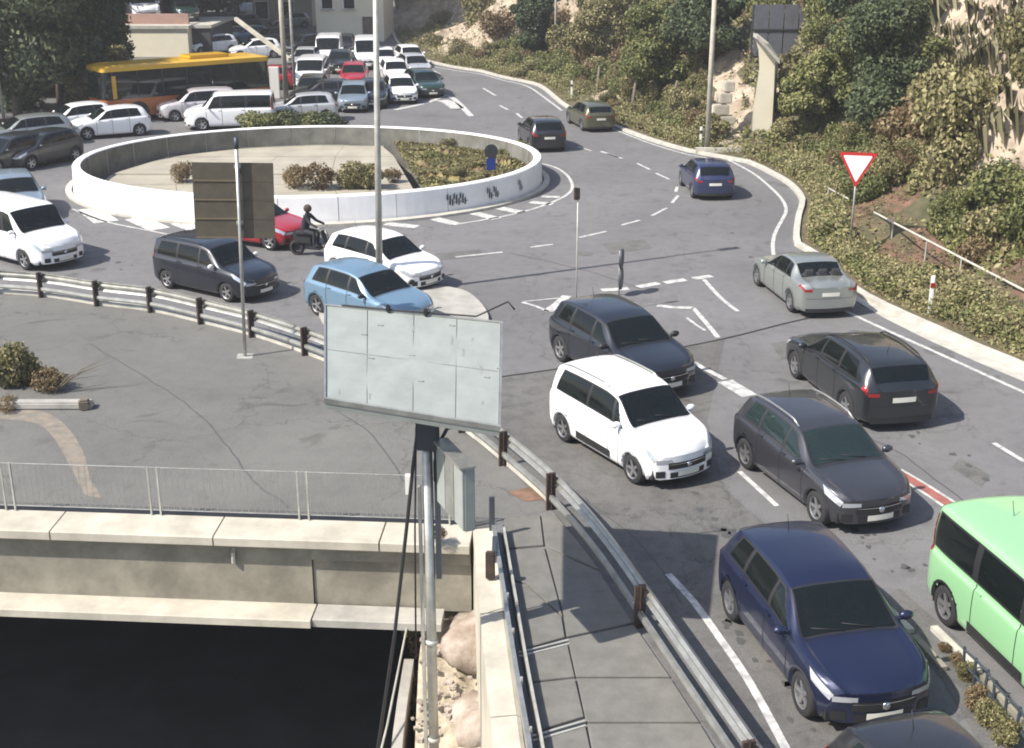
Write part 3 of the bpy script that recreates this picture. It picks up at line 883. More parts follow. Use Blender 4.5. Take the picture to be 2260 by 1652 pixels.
# far road
def z3b(x, y): return ((1300 + .354 * x) / 1.29557, (.354 * y) / 1.29557)
for a, b in (((230, 715), (330, 775)), ((365, 855), (430, 890)), ((500, 918), (545, 955)), ((1180, 1225), (1330, 1275)), ((-200, 560), (-120, 600))):
    paint_line([z3b(*a), z3b(*b)], .16, name='lane_dash')
paint_line([(872, 243), (940, 228), (982, 212)], .35, name='splitter_edge')
paint_line([(980, 211), (1002, 219), (1040, 257)], .35, name='splitter_edge')
paint_line([(975, 222), (990, 226), (1010, 240)], .8, name='splitter_edge')
paint_line([(890, 128), (930, 142), (1003, 156), (1058, 164), (1111, 178), (1165, 192), (1215, 226), (1240, 245)], .15, name='edge_line')
paint_line([(1300, 262), (1340, 279), (1367, 291), (1440, 319), (1522, 343), (1570, 350)], .12, name='edge_line')
# hatched margin round the roundabout
paint_line([(1196, 362), (1225, 370), (1250, 386), (1263, 408), (1258, 425), (1235, 440), (1195, 456), (1140, 472), (1080, 484), (1000, 497)], .13, name='roundabout_edge_line')
paint_line([(160, 462), (230, 489), (330, 510), (440, 530), (560, 540)], .10, name='roundabout_edge_line')
for a, b, w in ((z6(760, 780), z6(985, 803), .5), (z6(1110, 743), z6(1262, 782), .5), (z6(1395, 703), z6(1560, 746), .5), (z6(1575, 668), z6(1740, 700), .5), (z6(1800, 625), z6(1960, 640), .45), (z6(1880, 585), z6(2010, 590), .35),
                (z5(635, 672), z5(765, 768), .9), (z5(970, 740), z5(1150, 820), .8), (z5(1285, 772), z5(1450, 835), .7)):
    paint_line([a, b], w, name='hatch_bar')
# darker repair patches and tar seams
for pts in (((1330, 540), (1420, 528), (1440, 548), (1348, 562)), ((1700, 760), (1770, 745), (1800, 775), (1725, 795)), ((1240, 1180), (1330, 1170), (1372, 1215), (1285, 1225)), ((2120, 1010), (2185, 1050), (2165, 1075), (2100, 1032)), ((960, 560), (1060, 552), (1070, 566), (968, 575)), ((1560, 1080), (1620, 1130), (1600, 1150), (1538, 1098))):
    sheet('repair_patch', P2(*pts), .0065, M['road_old'])
for pts in (((1130, 560), (1300, 600), (1420, 640)), ((1900, 960), (2000, 1010), (2140, 1120)), ((1290, 1100), (1420, 1210), (1500, 1330)), ((700, 880), (820, 960), (900, 1080)), ((200, 760), (420, 900), (560, 1060), (640, 1120))):
    q_ = smooth_line(P2(*pts), .35); rs = random.Random(int(pts[0][0]))
    q_ = [p + Vector((rs.uniform(-.03, .03), rs.uniform(-.03, .03), .0075)) for p in q_]
    MB().beam(q_, [(-.015, 0), (.015, 0)], close=False).build('tar_seam', M['tar'])['kind'] = 'structure'
# small manhole and repair marks
for (x, y, r) in ((1290, 560, .28), (1650, 900, .25)):
    p = at(x, y); MB().slab([(p.x + r * math.cos(k / 16 * 6.283), p.y + r * math.sin(k / 16 * 6.283)) for k in range(16)], .004, .010).build('manhole_cover', M['road_old'])['kind'] = 'structure'

# ================================================================== ROUNDABOUT WALL
root = empty('roundabout_wall', (RC.x, RC.y, 0)); tag(root, 'white oval parapet wall ringing the sunken middle of the roundabout', 'wall')
t_wall = .34
def local(p, o=RC): return Vector((p.x - o.x, p.y - o.y, p.z))
NSEG = 28
for k in range(NSEG):
    a0 = 2 * math.pi * (k + .006) / NSEG; a1 = 2 * math.pi * (k + .994) / NSEG
    b = MB(); n = 6
    for i in range(n + 1):
        t = a0 + (a1 - a0) * i / n
        for (off, z) in ((0.10, -0.3), (0.03, .12), (0, 1.0), (-.03, 1.04), (-t_wall + .03, 1.04), (-t_wall, 1.0), (-t_wall, -2.2)):
            p = ell(RA + off, RB + off, t); b.v.append((p.x - RC.x, p.y - RC.y, z))
    m_ = 7
    for i in range(n):
        for j in range(m_ - 1):
            q = i * m_ + j; b.f.append((q, q + 1, q + m_ + 1, q + m_))
    b.f.append(tuple(range(m_))); b.f.append(tuple(n * m_ + j for j in reversed(range(m_))))
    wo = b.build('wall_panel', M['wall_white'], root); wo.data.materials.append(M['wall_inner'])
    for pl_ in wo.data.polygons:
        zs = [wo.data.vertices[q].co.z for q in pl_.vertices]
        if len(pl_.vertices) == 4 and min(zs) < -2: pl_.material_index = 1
# dark spray marks on the wall
def ell_t(px): 
    best = min((abs(proj((ell(RA, RB, t).x, ell(RA, RB, t).y, .5))[0] - px), t) for t in [-math.pi * i / 400 for i in range(400)])
    return best[1]
for px, ws in ((990, .3), (1003, .35), (1018, .3), (1075, .3), (1090, .25), (1145, .3)):
    t = ell_t(px); b = MB(); n = 4
    pts = []
    for (dz0, dz1, dt) in ((.35, .75, 0), (.3, .6, .012), (.55, .8, -.012), (.4, .48, .02)):
        p0 = ell(RA + .075, RB + .075, t + dt); p1 = ell(RA + .075, RB + .075, t + dt + .008)
        b.add([(p0.x - RC.x, p0.y - RC.y, dz0), (p1.x - RC.x, p1.y - RC.y, dz0 + .03), (p1.x - RC.x, p1.y - RC.y, dz1), (p0.x - RC.x, p0.y - RC.y, dz1 - .05)], [(0, 1, 2, 3)])
    b.build('graffiti_mark', M['sign_dark'], root)
# base kerb of the roundabout
ring = MB(); n = 96
for i in range(n + 1):
    t = 2 * math.pi * i / n
    for off, z in ((.12, .0), (.36, .0), (.36, .09), (.12, .12)):
        p = ell(RA + off, RB + off, t); ring.v.append((p.x, p.y, z))
for i in range(n):
    for k in range(4): ring.f.append((i * 4 + k, (i + 1) * 4 + k, (i + 1) * 4 + (k + 1) % 4, i * 4 + (k + 1) % 4))
ring.build('roundabout_kerb', M['kerb'])['kind'] = 'structure'
# sunken floor and grass bed
inner = [ell(RA - t_wall, RB - t_wall, i / 64 * 2 * math.pi) for i in range(64)]
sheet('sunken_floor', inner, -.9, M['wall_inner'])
g0, g1 = at(852, 306, .35), at(930, 440, .35)
gd = (g1 - g0).normalized(); gn = Vector((-gd.y, gd.x, 0))
if gn.x < 0: gn = -gn
pl = [p for p in inner if (p - g0).dot(gn) > 0.05]
# order polygon around its centre
cx = sum(p.x for p in pl) / len(pl); cy = sum(p.y for p in pl) / len(pl)
def hit(sgn):
    best = None
    for k in range(4000):
        p = g0 + gd * sgn * k * .01
        q = ((p.x - RC.x) / (RA - t_wall)) ** 2 + ((p.y - RC.y) / (RB - t_wall)) ** 2
        if q > 1: return p
    return p
h0, h1 = hit(-1), hit(1)
pl = pl + [h0, h1]; pl.sort(key=lambda p: math.atan2(p.y - cy, p.x - cx))
bm = bmesh.new(); vs = [bm.verts.new((p.x, p.y, .30)) for p in pl]; bm.faces.new(vs)
bmesh.ops.triangulate(bm, faces=bm.faces[:]); bmesh.ops.subdivide_edges(bm, edges=bm.edges[:], cuts=5, use_grid_fill=True)
random.seed(4)
for v in bm.verts: v.co.z += random.uniform(-.05, .12)
me = bpy.data.meshes.new('grass_bed'); bm.to_mesh(me); bm.free(); me.materials.append(M['grass'])
obj_of('grass_bed', me)['kind'] = 'structure'
rw = empty('retaining_wall', (0, 0, 0)); tag(rw, 'white diagonal retaining wall beside the grass bed inside the roundabout', 'wall')
MB().beam([h0 + gd * .1 + Vector((0, 0, 0)), h1 - gd * .1], [(-.22, -1.7), (.22, -1.7), (.16, .50), (-.16, .50)]).build('wall_body', M['wall_white'], rw)
# beige slab platform, split into panels, dark strip left of it
st = empty('concrete_platform', (0, 0, 0)); tag(st, 'beige concrete slab platform filling the middle of the roundabout', 'concrete slab')
lev = [(305, 500, .16), (319, 488, .16), (346, 352, .08), (384, 248, .08), (408, 215, .04), (452, 215, .04)]
def rx_(y): return 846 + (y - 306) / 134 * 80
for k in range(len(lev) - 1):
    (ya, xa_, za), (yb, xb_, zb2) = lev[k], lev[k + 1]
    zt_ = (.17, .13, .11, .04, .02)[k]
    for q in range(4):
        f0, f1 = q / 4, (q + 1) / 4
        pa = lambda f: at(xa_ + (rx_(ya) - xa_) * f, ya + .3, zt_); pb_ = lambda f: at(xb_ + (rx_(yb) - xb_) * f, yb - .3, zt_)
        pts = [pb_(f0), pb_(f1), pa(f1), pa(f0)]
        cc = sum(pts, Vector()) / 4; pts = [cc + (p - cc) * .994 for p in pts]
        pts = [p if ((p.x - RC.x) / (RA - .4)) ** 2 + ((p.y - RC.y) / (RB - .4)) ** 2 < 1 else RC + (Vector((p.x, p.y, 0)) - RC) / math.sqrt(((p.x - RC.x) / (RA - .4)) ** 2 + ((p.y - RC.y) / (RB - .4)) ** 2) for p in pts]
        MB().slab(pts, -.88, zt_).build('slab', M['conc_beige'], st)

# ================================================================== BRIDGE EDGE
br = empty('bridge_edge_beam', (0, 0, 0)); tag(br, 'stained concrete edge beam of the bridge with pale coping and pale bottom ledge', 'bridge')
nn = Vector((edir.y, -edir.x, 0))                      # towards the camera
seg = 3.06
def eb(s, off): return e0 + edir * s + nn * off
send = (e1 - e0).dot(edir)
starts = [send - 1.62 - seg * k for k in range(1, 20)] + [send - 1.62]
for s0 in starts:
    s1 = min(s0 + seg - .03, send)
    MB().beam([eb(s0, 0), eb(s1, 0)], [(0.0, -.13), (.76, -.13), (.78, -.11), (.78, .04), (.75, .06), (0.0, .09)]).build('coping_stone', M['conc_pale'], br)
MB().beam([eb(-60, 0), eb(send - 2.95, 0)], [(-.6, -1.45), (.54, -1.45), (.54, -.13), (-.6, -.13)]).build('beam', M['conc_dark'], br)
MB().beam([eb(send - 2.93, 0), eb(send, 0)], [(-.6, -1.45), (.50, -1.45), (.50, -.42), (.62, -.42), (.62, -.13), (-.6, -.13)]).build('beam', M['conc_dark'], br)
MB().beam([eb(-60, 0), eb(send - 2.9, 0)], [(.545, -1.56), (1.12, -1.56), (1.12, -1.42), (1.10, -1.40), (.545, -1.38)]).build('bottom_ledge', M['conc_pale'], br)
MB().beam([eb(send - 2.87, 0), eb(send - .5, 0)], [(.545, -1.56), (1.06, -1.56), (1.06, -1.42), (1.04, -1.40), (.545, -1.38)]).build('bottom_ledge', M['conc'], br)
for s_ in (send - 9.1, send - 15.2, send - 4.4): MB().tube([eb(s_, .52) + Vector((0, 0, -.3)), eb(s_, .60) + Vector((0, 0, -.34)), eb(s_, .60) + Vector((0, 0, -.55))], .04, 8).build('drain_spout', M['galv_dull'], br)
# deck underside and underpass
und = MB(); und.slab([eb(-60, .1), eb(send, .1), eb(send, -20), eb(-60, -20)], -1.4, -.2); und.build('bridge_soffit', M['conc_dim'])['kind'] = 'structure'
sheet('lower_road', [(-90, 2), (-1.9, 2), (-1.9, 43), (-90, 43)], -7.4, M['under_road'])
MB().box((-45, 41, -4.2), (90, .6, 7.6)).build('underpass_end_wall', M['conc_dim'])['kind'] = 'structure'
# dark gutter channel and low railing along the bridge
ch = MB().beam([eb(-60, -.02), eb(send, -.02)], [(-.34, .006), (-.02, .006), (-.02, .010), (-.34, .010)]); ch.build('drain_channel', M['black'])['kind'] = 'structure'
rl = empty('bridge_railing', (0, 0, 0)); tag(rl, 'thin pale steel railing with close upright bars along the bridge coping', 'railing')
pst = [send - .35 - 2.82 * k for k in range(0, 22)]
for s_ in pst:
    for dd in (-.09, .09):
        MB().box(eb(s_ + dd, .03) + Vector((0, 0, .57)), (.03, .03, 1.02), math.atan2(edir.y, edir.x)).build('post', M['galv_dull'], rl)
for z in (.20, 1.07): MB().tube([eb(-58, .03) + Vector((0, 0, z)), eb(send, .03) + Vector((0, 0, z))], .009, 6).build('rail', M['grating'], rl)
bal = MB(); s_ = send - .2
bar_mesh = MB().box((0, 0, .635), (.009, .009, .87)).mesh('bar'); bar_mesh.materials.append(M['grating'])
nb = 0
while s_ > -14:
    if s_ > -1.0 and nb < 290:
        ob = obj_of('bar', bar_mesh, rl, eb(s_, .03)); nb += 1
    else: bal.box(eb(s_, .03) + Vector((0, 0, .635)), (.009, .009, .87))
    s_ -= .118
o = bal.build('bars', M['grating'], rl); o['kind'] = 'stuff'

# ================================================================== WING WALL, EMBANKMENT
ww = empty('wing_wall', (0, 0, 0)); tag(ww, 'long pale concrete wing wall running from the bridge corner toward the viewer', 'wall')
wl = P2((1068, 1185), (1080, 1300), (1092, 1420), (1120, 1652), (1140, 1850))
wl = [w + Vector((0, 0, 0)) for w in wl]
wl.append(Vector((.35, 6, 0)))
cum = smooth_line(wl, .5)
k = 0
step = 5
while k + step < len(cum):
    q = cum[k:k + step + 1]
    MB().beam([q[0] + (q[1] - q[0]) * .02] + q[1:-1] + [q[-1] - (q[-1] - q[-2]) * .03], [(-.24, -3.6), (.22, -3.6), (.20, .16), (-.16, .18), (-.22, .14)]).build('wall_section', M['conc_pale'], ww)
    k += step
# embankment: strip left of the wing wall, falling to the left and to the viewer
def hn(x, y, s=1.0, seed=0.0):
    from mathutils import noise as _n
    return _n.fractal(Vector((x * s + seed, y * s - seed, seed)), 1.0, 2.1, 5)
em = MB(); nx, ny = 34, 60
for j in range(ny + 1):
    Y = 7 + (21.9 - 7) * j / ny
    xw = 0.12 if Y > 20 else .12 + (20 - Y) * .03
    for i in range(nx + 1):
        t = i / nx
        X = xw - .05 - 2.05 * t
        base = -1.45 - (21.9 - Y) * .27
        z = base - .10 * t - (0 if t < .86 else (t - .86) * 42)
        z += hn(X, Y, .9, 3) * .26 + hn(X, Y, 3.2, 9) * .10
        em.v.append((X, Y, z))
for j in range(ny):
    for i in range(nx):
        a = j * (nx + 1) + i; em.f.append((a, a + 1, a + nx + 2, a + nx + 1))
o = em.build('embankment', M['rubble'], None, True); o['kind'] = 'structure'
def rock(name, c, d, seed, m, label=None, parent=None, sub=3, amp=.35):
    bm = bmesh.new(); bmesh.ops.create_icosphere(bm, subdivisions=sub, radius=1)
    for v in bm.verts:
        n_ = hn(v.co.x * 1.3 + seed, v.co.y * 1.3 + v.co.z, 1.0, seed) * amp
        w = v.co * (1 + n_)
        v.co = Vector((w.x * d[0], w.y * d[1], w.z * d[2]))
    me = bpy.data.meshes.new(name); bm.to_mesh(me); bm.free(); me.materials.append(m)
    me.polygons.foreach_set('use_smooth', [True] * len(me.polygons))
    o = obj_of(name, me, parent, c, seed * 1.7)
    if label: tag(o, label, 'rock')
    return o
rock('boulder', (-.55, 20.5, -1.75), (.75, .75, .5), 2, M['rock'], 'large pinkish boulder just below the bridge corner beside the sign pole')
rock('boulder', (-.50, 18.9, -2.35), (.72, .62, .42), 5, M['rock'], 'rounded pale boulder with a dark underside halfway down the rubble slope')
rock('boulder', (-.15, 17.6, -2.55), (.45, .5, .3), 8, M['rubble'], 'small sandy boulder against the foot of the wing wall')
rock('boulder', (-1.75, 17.6, -2.7), (.42, .45, .3), 11, M['rock'], 'small grey stone left of the sign pole on the slope')
# low wall along the left side of the embankment with a small plinth
lw = empty('edge_wall', (0, 0, 0)); tag(lw, 'narrow concrete edge wall between the dark underpass and the rubble slope', 'wall')
lp = smooth_line([Vector((-1.92, 20.9, 0)), Vector((-1.93, 18.6, 0)), Vector((-1.83, 15.5, 0)), Vector((-1.75, 10, 0))], .6)
for k in range(0, len(lp) - 4, 4):
    q = lp[k:k + 5]; zz = -1.75 - (21.9 - q[2].y) * .26
    MB().beam(q, [(-.09, zz - 3.5), (.09, zz - 3.5), (.09, zz + .05), (-.09, zz + .05)]).build('wall_section', M['conc'], lw)
pb = empty('concrete_plinth', (-2.28, 15.7, -3.35)); tag(pb, 'square pale concrete chamber with open top at the bottom of the rubble slope', 'concrete chamber')
for c, d in (((0, .42, 0), (1.0, .14, .9)), ((0, -.42, 0), (1.0, .14, .9)), ((-.43, 0, 0), (.14, .69, .9)), ((.43, 0, 0), (.14, .69, .9)), ((0, 0, -.2), (.7, .68, .3))):
    MB().bevbox(c, d, .02).build('side', M['conc_pale'], pb)
wp = MB().tube([(-1.9, 20.9, -1.45), (-2.1, 18.5, -2.1), (-2.4, 15.9, -2.75), (-2.6, 14.0, -3.3)], .02, 6).build('handrail_cable', M['galv_dull']); tag(wp, 'thin pale cable slanting down along the left edge of the slope', 'cable')

# ================================================================== FOOTWAY
fw = empty('footway', (0, 0, 0)); fw['kind'] = 'structure'
def quad_slab(pts, name='slab', m='slabs', z0=0.0, z1=.05, shrink=.985, parent=None):
    q = P2(*pts); c = sum(q, Vector()) / len(q)
    q = [c + (p - c) * shrink for p in q]
    area = sum(q[i].x * q[(i + 1) % len(q)].y - q[(i + 1) % len(q)].x * q[i].y for i in range(len(q)))
    if area < 0: q.reverse()
    b = MB().slab(q, z0, z1 - .012)
    c = sum(q, Vector()) / len(q); top = [c + (p - c) * .985 for p in q]
    n = len(q); 
    b.f.pop(1)
    b.v += [(p.x, p.y, z1) for p in top]
    for i in range(n): b.f.append((n + i, n + (i + 1) % n, 2 * n + (i + 1) % n, 2 * n + i))
    b.f.append(tuple(range(2 * n, 3 * n)))
    return b.build(name, M[m], parent)
quad_slab([(1112, 1150), (1192, 1140), (1200, 1208), (1120, 1215)], parent=fw)
quad_slab([(1194, 1140), (1222, 1137), (1300, 1230), (1322, 1262), (1203, 1210)], parent=fw)
quad_slab([(1120, 1218), (1201, 1212), (1242, 1366), (1160, 1292), (1128, 1285)], parent=fw)
quad_slab([(1204, 1212), (1322, 1266), (1398, 1380), (1250, 1412), (1244, 1366)], parent=fw)
quad_slab([(1130, 1288), (1160, 1295), (1240, 1368), (1247, 1412), (1150, 1440)], parent=fw)
quad_slab([(1252, 1416), (1400, 1384), (1480, 1500), (1270, 1500)], parent=fw)
quad_slab([(1272, 1503), (1482, 1503), (1545, 1600), (1292, 1600)], parent=fw)
quad_slab([(1294, 1603), (1547, 1603), (1600, 1690), (1310, 1690)], parent=fw)
quad_slab([(1151, 1452), (1252, 1425), (1269, 1500), (1160, 1512)], parent=fw)
quad_slab([(1162, 1515), (1269, 1503), (1289, 1588), (1176, 1622)], parent=fw)
quad_slab([(1180, 1640), (1292, 1607), (1310, 1690), (1190, 1700)], parent=fw)
for pts in ([(1146, 1452), (1256, 1424)], [(1176, 1638), (1292, 1604)]):
    a, b = P2(*pts)
    tr = MB()
    for o_ in (-.055, 0.055): tr.beam([a + Vector((0, o_, .0)), b + Vector((0, o_, .0))], [(-.018, .0), (.018, .0), (.018, .065), (-.018, .065)])
    tr.build('drain_grate', M['galv_dull'], fw)
    MB().beam([a, b], [(-.05, .004), (.05, .004), (.05, .012), (-.05, .012)]).build('drain_slot', M['black'], fw)

# thin railing along the wing wall
wr = empty('wing_wall_railing', (0, 0, 0)); tag(wr, 'grey steel handrail with flat posts running low along the top of the wing wall', 'railing')
wp = [at(1092, 1182), at(1104, 1260), at(1118, 1350), at(1130, 1430), at(1148, 1540), at(1168, 1652), at(1190, 1800)]
wps = smooth_line(wp, .4)
MB().beam([p + Vector((-.03, 0, 0)) for p in wps], [(-.035, .0), (.035, .0), (.035, .30), (-.035, .30)]).build('rail', M['galv'], wr)
MB().beam([p + Vector((.16, 0, 0)) for p in wps], [(-.02, .0), (.02, .0), (.02, .22), (-.02, .22)]).build('rail', M['galv_dull'], wr)
MB().beam([p + Vector((.06, 0, .0)) for p in wps], [(-.05, .0), (.05, .0), (.05, .06), (-.05, .06)]).build('base_channel', M['sign_dark'], wr)
MB().bevbox(at(1086, 1190) + Vector((0, 0, .32)), (.10, .07, 1.05), .01).build('end_post', M['sign_dark'], wr)
MB().bevbox(at(1092, 1245) + Vector((0, 0, .15)), (.09, .6, .50), .01).build('end_plate', M['sign_dark'], wr)
for k, p in enumerate(wp[2:]):
    MB().box(p + Vector((.02, 0, .17)), (.03, .05, .34), .1).build('post', M['galv_dull'], wr)
dp = MB().bevbox(at(1085, 1300) + Vector((-.02, 0, .45)), (.16, .12, .5), .02).build('junction_box', M['rust']); tag(dp, 'small brown junction box fixed on the wing wall below the bridge corner', 'box')

# ================================================================== GUARD RAIL
gr = empty('guard_rail', (0, 0, 0)); tag(gr, 'worn steel crash barrier with dark posts curving between the bridge deck and the road', 'guard rail')
W_PROF = [(.10, .44), (.115, .46), (.17, .50), (.17, .53), (.11, .565), (.11, .60), (.17, .635), (.17, .665), (.115, .70), (.10, .72), (.092, .72), (.107, .70), (.16, .66), (.16, .64), (.10, .60), (.10, .565), (.16, .53), (.16, .50), (.107, .465), (.092, .44)]
W_PROF = [(-s_, z) for s_, z in W_PROF]
k = 0; lens = [0]
for a, b in zip(RAIL[:-1], RAIL[1:]): lens.append(lens[-1] + (b - a).length)
def rail_at(d):
    for i in range(len(RAIL) - 1):
        if lens[i + 1] >= d:
            t = (d - lens[i]) / (lens[i + 1] - lens[i]); return RAIL[i].lerp(RAIL[i + 1], t), (RAIL[i + 1] - RAIL[i]).normalized()
    return RAIL[-1], (RAIL[-1] - RAIL[-2]).normalized()
posts = []
for q in [(-230, 641), (-110, 645), (-10, 650), (91, 657), (214, 676), (332, 690), (443, 716), (556, 745), (673, 785), (795, 836), (905, 888), (1010, 948), (1110, 1028), (1215, 1125), (1410, 1385), (1650, 1752)]:
    p = at(*q); d = min(range(len(RAIL)), key=lambda i: (RAIL[i] - p).length); posts.append(lens[d])
bounds = [posts[0]] + posts[1:]
for a, b in zip(bounds[:-1], bounds[1:]):
    n = max(3, int((b - a) / .4)); pts = [rail_at(a - .08 + (b - a + .16) * i / n)[0] for i in range(n + 1)]
    if b > posts[12]: pts = [p + Vector((0, 0, .002 * (bounds.index(b) % 2))) for p in pts]
    MB().beam(pts, W_PROF).build('rail_beam', M['galv'], gr)
    MB().beam(pts, [(-.03, .20), (.03, .20), (.045, .25), (.03, .32), (-.03, .32), (-.045, .25)]).build('lower_rail', M['galv'], gr)
for i, d in enumerate(posts):
    p, t = rail_at(d); rz = math.atan2(t.y, t.x)
    mm = M['rust'] if i > 2 else M['galv_dull']
    b = MB(); b.box(p + Vector((0, 0, .38)), (.11, .012, .76), rz)
    nrm = Vector((-t.y, t.x, 0))
    b.box(p + nrm * .045 + Vector((0, 0, .38)), (.055, .09, .76), rz)
    b.box(p - nrm * .045 + Vector((0, 0, .38)), (.055, .09, .76), rz)
    b.build('post', mm, gr)
    MB().bevbox(p + nrm * .085 + Vector((0, 0, .6)), (.09, .08, .14), .01, rz).build('spacer', M['rust'], gr)
# low kerb under the rail
MB().beam([p for p in RAIL if p.y > 22], [(-.22, .005), (-.06, .005), (-.06, .10), (-.22, .12)]).build('rail_kerb', M['kerb'])['kind'] = 'structure'

# ================================================================== PALE TRAFFIC ISLAND UNDER THE LAMP
isl = smooth_line(P2((690, 668), (760, 648), (860, 641), (960, 640), (1020, 648), (1056, 672), (1078, 706), (1070, 745), (1040, 775), (960, 785), (830, 780), (730, 735), (690, 668)), .4)[:-1]
b = MB().slab(list(reversed(isl)) if sum(isl[i].x * isl[(i + 1) % len(isl)].y - isl[(i + 1) % len(isl)].x * isl[i].y for i in range(len(isl))) < 0 else isl, 0, .13)
b.build('pavement_island', M['conc'])['kind'] = 'structure'

# ================================================================== HILLSIDE
EDGE = smooth_line(P2((868, 66), (880, 95), (920, 128), (1003, 150), (1058, 158), (1111, 172), (1178, 186), (1203, 197), (1230, 219), (1249, 234), (1290, 256), (1342, 273), (1367, 284), (1440, 311), (1522, 335), (1591, 348), (1654, 360), (1711, 387), (1750, 411), (1776, 445), (1768, 480), (1766, 543), (1817, 572), (1876, 632), (1960, 680), (2060, 725), (2160, 770), (2260, 811), (2400, 870), (2700, 985), (3200, 1150)), 1.0)
OD = Vector((.94, .34, 0)).normalized()
DS = [0, .25, .5, .8, 1.2, 1.7, 2.3, 3, 3.6, 4.2, 5, 5.8, 6.6, 7.5, 8.5, 9.5, 10.5, 11.5, 12.5, 14, 15.5, 17, 19, 21, 24, 28, 33, 40, 50, 65, 90]
def prof(d, px):
    z = np.interp(d, [0, .5, 3.0, 4.2, 6, 10, 16, 24, 40, 90], [.02, .10, .55, .8, 2.2, 6.4, 13, 21.5, 34, 60])
    return float(z)
def hill(i, d):
    p = EDGE[i]; q = p + OD * d
    amp = min(1.0, max(0.02, (d - .3) / 7))
    z = prof(d, 0) + amp * (hn(q.x, q.y, .16, 1) * 2.6 + hn(q.x, q.y, .6, 7) * .8) + min(.06, d * .1) * hn(q.x, q.y, 2.5, 5)
    return Vector((q.x + amp * hn(q.x, q.y, .2, 31) * 1.5, q.y + amp * hn(q.x, q.y, .2, 17) * 1.5, max(.0, z)))
grid = [[hill(i, d) for d in DS] for i in range(len(EDGE))]
hl = MB(); nd = len(DS)
for row in grid: hl.v += [tuple(p) for p in row]
mats = []
def is_rock(p):
    x, y = proj(p)
    if x > 2090 and y < 300: return True
    if x > 2050 and y < 330 and (x - 2050) * 1.0 + (330 - y) > 120 + 60 * hn(p.x, p.y, .5, 2): return True
    if x > 2150 and y < 420: return True
    if x < 1290 and y < 110 + (1110 - min(x, 1110)) * .2: return True
    if 1640 < x < 1760 and 170 < y < 300 and hn(p.x, p.y, .5, 22) > -.1: return True
    if 1560 < x < 1640 and 60 < y < 350: return True
    if 1240 < x < 1480 and 130 < y < 260 and hn(p.x, p.y, .5, 12) > .02: return True
    return False
for i in range(len(EDGE) - 1):
    for j in range(nd - 1):
        a = i * nd + j; hl.f.append((a, a + 1, a + nd + 1, a + nd))
        c = (grid[i][j] + grid[i + 1][j + 1]) / 2
        xq, yq = proj(c)
        mats.append(2 if is_rock(c) and DS[j] > 1.5 else (3 if 1830 < xq and DS[j] < 4.6 and DS[j] > 1.4 and hn(c.x, c.y, .4, 3) > -.3 else (1 if DS[j] < 4 else 0)))
me = bpy.data.meshes.new('hillside'); me.from_pydata(hl.v, [], hl.f); me.update()
for m_ in ('earth', 'verge', 'cliff', 'red_soil'): me.materials.append(M[m_])
me.polygons.foreach_set('material_index', mats)
me.polygons.foreach_set('use_smooth', [m_ != 2 for m_ in mats])
obj_of('hillside', me)['kind'] = 'structure'
# kerbs along the foot of the hill
kb = MB(); kb.beam([p + Vector((0, 0, 0)) for p in EDGE], [(-.02, 0), (.20, 0), (.20, .12), (-.02, .14)])
kb.build('hill_kerb', M['kerb'])['kind'] = 'structure'
cs = P2((1870, 652), (1950, 702), (2050, 752), (2150, 797), (2260, 843), (2400, 905), (2700, 1030)) + P2((2700, 985), (2400, 870), (2260, 811), (2160, 770), (2060, 725), (1960, 680), (1876, 632))
sheet('concrete_gutter', cs, .006, M['kerb'])
# far cliff wall closing the view behind the road, and the hill on the left
def backdrop(name, pts, hgt, m, seed, nz=14, slope=.7, depth=1.0):
    b = MB(); q = smooth_line(pts, 2.0); n = len(q)
    for i, p in enumerate(q):
        t = q[min(i + 1, n - 1)] - q[max(i - 1, 0)]; t.normalize(); nr = Vector((t.y, -t.x, 0))
        if nr.y < 0: nr = -nr
        for k in range(nz + 1):
            z = hgt * k / nz
            w = p + nr * (z * slope) * depth
            o_ = hn(w.x, z * .7 + w.y, .14, seed) * 2.2 * min(1, k / 2)
            b.v.append((w.x + o_ * .5, w.y + o_, z))
    for i in range(n - 1):
        for k in range(nz):
            a = i * (nz + 1) + k; b.f.append((a, a + 1, a + nz + 2, a + nz + 1))
    o = b.build(name, m, None, False); o['kind'] = 'structure'
backdrop('far_cliff', [Vector((-12.5, 128, 0)), Vector((-8, 126, 0)), Vector((-3, 121, 0)), Vector((4, 117, 0)), Vector((14, 112, 0))], 22, M['cliff'], 3, 26, .8)
backdrop('far_hill', [Vector((-75, 150, 0)), Vector((-40, 168, 0)), Vector((-10, 170, 0)), Vector((20, 165, 0))], 30, M['earth'], 9)
backdrop('left_hill', [Vector((-60, 60, 0)), Vector((-42, 88, 0)), Vector((-33, 100, 0)), Vector((-34, 125, 0)), Vector((-40, 150, 0))], 24, M['earth'], 19)

# thin pale pipe rail in the verge, red soil below it
def on_hill(px, py):
    best = None
    for row in grid:
        for j in range(len(row) - 1):
            for t in (0, .5):
                q = row[j].lerp(row[j + 1], t)
                x, y = proj(q); e = (x - px) ** 2 + (y - py) ** 2
                if best is None or e < best[0]: best = (e, q)
    return best[1]
vw = empty('verge_rail', (0, 0, 0)); tag(vw, 'thin pale pipe rail running through the reddish verge below the bushes', 'rail')
vq = [on_hill(x, y) for x, y in ((1824, 446), (1900, 488), (2000, 541), (2120, 604), (2260, 675), (2420, 764))]
vq = [on_hill(1824 + 596 * k / 12, 444 + 320 * (k / 12) ** 1.03) for k in range(13)]
ts_ = np.linspace(0, 1, 13); fx_, fy_, fz_ = (np.polyfit(ts_, [q[i] for q in vq], 2) for i in range(3))
vp = [Vector((np.polyval(fx_, t), np.polyval(fy_, t) - .1, np.polyval(fz_, t) + .48)) for t in np.linspace(0, 1, 25)]
